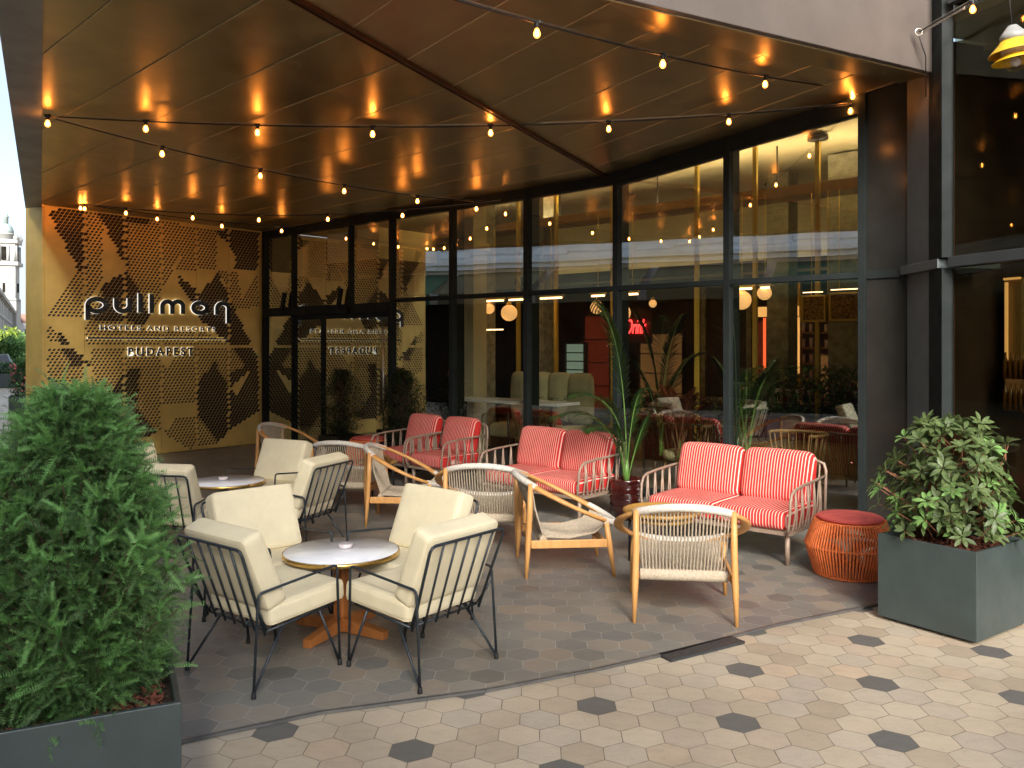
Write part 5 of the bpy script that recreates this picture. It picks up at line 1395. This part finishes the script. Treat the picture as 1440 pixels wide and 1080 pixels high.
k = MB(); vs = [((a_+dd*q+nn*d_).x, (a_+dd*q+nn*d_).y, z) for q in (0, LH) for d_, z in ((-.4,10.1),(6,13.2),(12.3,10.1))]; k.add(vs, [(0,1,2),(5,4,3),(0,3,4,1),(1,4,5,2),(2,5,3,0)]); k.build('roof', 'roof_grey', hb)
for i in range(22):
    for z0 in (1.0, 4.3, 7.2):
        k = MB(); hbx(k, 3+i*7.4, 4.6+i*7.4, -.05, .3, z0, z0+1.9); o = k.build('window', 'window_dark', hb)
        k = MB(); hbx(k, 2.7+i*7.4, 4.9+i*7.4, -.3, 0, z0+1.95, z0+2.15); k.build('lintel', 'church', o)
wh_ = thing('white_house', 'small white house with red tiled roof closing the end of the street', 'building', at(41,240)+(0,), rad(12))
k = MB(); k.box((0,0,4.2), (8,10,8.4)); k.build('wall', 'stone', wh_)
k = MB(); k.add([(-4.6,-5.5,8.4),(4.6,-5.5,8.4),(4.6,5.5,8.4),(-4.6,5.5,8.4),(-4.6,0,10.8),(4.6,0,10.8)], [(0,1,5,4),(2,3,4,5),(0,4,3),(1,2,5),(0,3,2,1)]); k.build('roof', 'roof_red', wh_)
for i in range(4):
    for z in (2.5, 5.6): k = MB(); k.box((-3+i*2,-5.02,z), (.9,.12,1.5)); k.build('window', 'window_dark', wh_)
# street trees, hedge boxes, parked car, flower tub
def tree(u, Y, zt, r, label, mat, n=2200, L=.28):
    t = thing('street_tree', label, 'tree', at(u,Y)+(0,), 0, 'small trees along the street'); k = MB(); s = MB()
    zc = zt-r; s.tube([(0,0,0),(.05,0,zc*.6),(0,.05,zc)], [.13,.10,.05], 8)
    for q in range(6): s.tube([(0,0,zc*.6),(r*.5*math.cos(q),r*.5*math.sin(q),zc+r*.3)], [.05,.015], 5)
    for i in range(n):
        a, b2 = R.uniform(0,6.283), math.acos(R.uniform(-1,1)); rr = r*R.uniform(.45,1)*(1+.2*math.sin(3*a+b2*4)); p = Vector((rr*math.sin(b2)*math.cos(a), rr*math.sin(b2)*math.sin(a), zc+rr*math.cos(b2)*.9))
        leaf(k, p, Vector((R.gauss(0,1),R.gauss(0,1),R.gauss(.2,1))), Vector((0,0,1)), L*R.uniform(.6,1.2), L*.6, .2, .1, 2)
    k.build('crown', mat, t); s.build('trunk', 'bark', t)
tree(13, 80, 3.6, 1.5, 'rounded yellow-green street tree at the far left', 'yellow_leaf', 1600, .35)
tree(34, 75, 3.0, 1.3, 'green street tree next to the corner of the brass wall', 'tree_leaf', 1600, .33)
tree(8, 46, 2.5, 1.0, 'dark green street tree in front of the yellow-green one', 'tree_leaf', 1800, .2)
tree(27, 55, 2.2, .9, 'small low dark tree by the middle of the street', 'tree_leaf', 1500, .2)
for i, (u, Y) in enumerate(((10,36),(22,44),(33,52))):
    t = thing('street_planter', ['nearest grey street planter box with a clipped bush','second grey street planter box','third grey street planter box, farthest off'][i], 'planter', at(u,Y)+(0,), .5, 'grey planter boxes in the street')
    k = MB(); k.box((0,0,.3), (1.0,.5,.6)); k.build('box', 'planter', t, bevel=.01)
    k = MB()
    for j in range(700): leaf(k, Vector((R.uniform(-.45,.45),R.uniform(-.2,.2),R.uniform(.6,1.05))), Vector((R.gauss(0,1),R.gauss(0,1),R.gauss(.5,1))), Vector((0,0,1)), .12, .06, .2, .1, 2)
    k.build('leaves', 'tree_leaf', t)
cr = thing('parked_car', 'black parked car cut off by the left edge of the picture', 'car', at(-13,38)+(0,), rad(120))
k = MB(); pf = [(-2.1,.35),(-2.15,.75),(-1.9,.9),(-1.1,.98),(-.6,1.38),(.7,1.42),(1.3,1.02),(2.0,.9),(2.15,.6),(2.1,.35)]
n = len(pf); vs = [(x,-.85 if z < 1.1 else -.68,z) for x, z in pf]+[(x,.85 if z < 1.1 else .68,z) for x, z in pf]
k.add(vs, [tuple(range(n)), tuple(reversed(range(n,2*n)))]+[(i,n+i,n+(i+1) % n,(i+1) % n) for i in range(n)]); k.build('body', 'car', cr, bevel=.05)
for x in (-1.35,1.35):
    for y in (-.8,.8):
        k = MB(); k.tube([(x,y-.1,.33),(x,y+.1,.33)], .33, 20); w = k.build('wheel', 'rubber', cr); k = MB(); k.tube([(x,y-.105,.33),(x,y+.105,.33)], .2, 16); k.build('rim', 'lamp_grey', w)
for y in (-.6,.6): k = MB(); k.box((-2.14,y,.72), (.06,.3,.12)); k.build('headlight', 'clear_w', cr)
for s in (-1,1): k = MB(); k.add([(-.95,s*.80,1.0),(.95,s*.80,1.02),(.6,s*.70,1.36),(-.5,s*.70,1.34)], [(0,1,2,3)]); k.build('side_window', 'window_dark', cr)
fx = at(33,21)
planter('dark planter tub with pink flowers just beyond the end of the brass wall', fx, .5, .62, .55, 'planter', 'flower_tub', None)
t = shrub('flower_bush', 'loose reddish-green flowering bush in the dark tub beyond the brass wall', (fx[0],fx[1],0), .52, 1.35, .34, 1500, 'tree_leaf', .09)
k = MB()
for i in range(60):
    a = R.uniform(0,6.28); z = R.uniform(.6,1.35); r_ = .34*R.uniform(.6,1); k.cushion((r_*math.cos(a), r_*math.sin(a), z), (.05,.05,.04), .018, .002, 3)
k.build('blossoms', 'flower', t)

# ------------------------------------------------------------------ world, sun, camera
w = bpy.data.worlds.new('World'); scene.world = w; w.use_nodes = True
nt = w.node_tree; bg = nt.nodes['Background']
SUN_EL, SUN_AZ = rad(26), rad(186)      # azimuth clockwise from +Y: behind the camera
sky = nt.nodes.new('ShaderNodeTexSky'); sky.sky_type = 'NISHITA'; sky.sun_disc = False; sky.sun_elevation = SUN_EL; sky.sun_rotation = SUN_AZ
sky.air_density = 1.0; sky.dust_density = 2.0
tc = nt.nodes.new('ShaderNodeTexCoord'); mp = nt.nodes.new('ShaderNodeMapping'); mp.inputs['Scale'].default_value = (1,1,2.6)
nt.links.new(tc.outputs['Generated'], mp.inputs[0])
f = noise(nt, 2.6, 6, .55, mp.outputs[0], .3)
cl = ramp(nt, f, [(.36, 0.), (.58, 1.)])
c = mixc(nt, mth(nt, 'MULTIPLY', cl, .85), sky.outputs[0], (2.5, 2.8, 3.2))
nt.links.new(c, bg.inputs['Color']); bg.inputs['Strength'].default_value = .074
sd = bpy.data.lights.new('sun', 'SUN'); sd.energy = 3.8; sd.angle = rad(40); sd.color = (1, .95, .87)
so_ = bpy.data.objects.new('sun', sd); COL.objects.link(so_)
dirv = Vector((math.sin(SUN_AZ)*math.cos(SUN_EL), math.cos(SUN_AZ)*math.cos(SUN_EL), math.sin(SUN_EL)))
so_.rotation_euler = dirv.to_track_quat('Z', 'Y').to_euler(); so_.location = dirv*30
cd = bpy.data.cameras.new('camera'); cam = bpy.data.objects.new('camera', cd); COL.objects.link(cam); scene.camera = cam
cam.location = (0,0,EYE); cam.rotation_euler = (rad(90),0,0); cd.sensor_width = 36; cd.lens = FL/1440*36
cd.shift_y = (HZ-540)/1440; cd.clip_end = 2000; cd.clip_start = .05
vs_ = scene.view_settings; vs_.view_transform = 'Standard'; vs_.look = 'None'; vs_.exposure = 2.2; vs_.gamma = 1
cy_ = scene.cycles; cy_.use_denoising = True; cy_.max_bounces = 8; cy_.transparent_max_bounces = 16; cy_.glossy_bounces = 5; cy_.sample_clamp_indirect = 6; cy_.use_light_tree = True
cy_.caustics_reflective = False; cy_.caustics_refractive = False
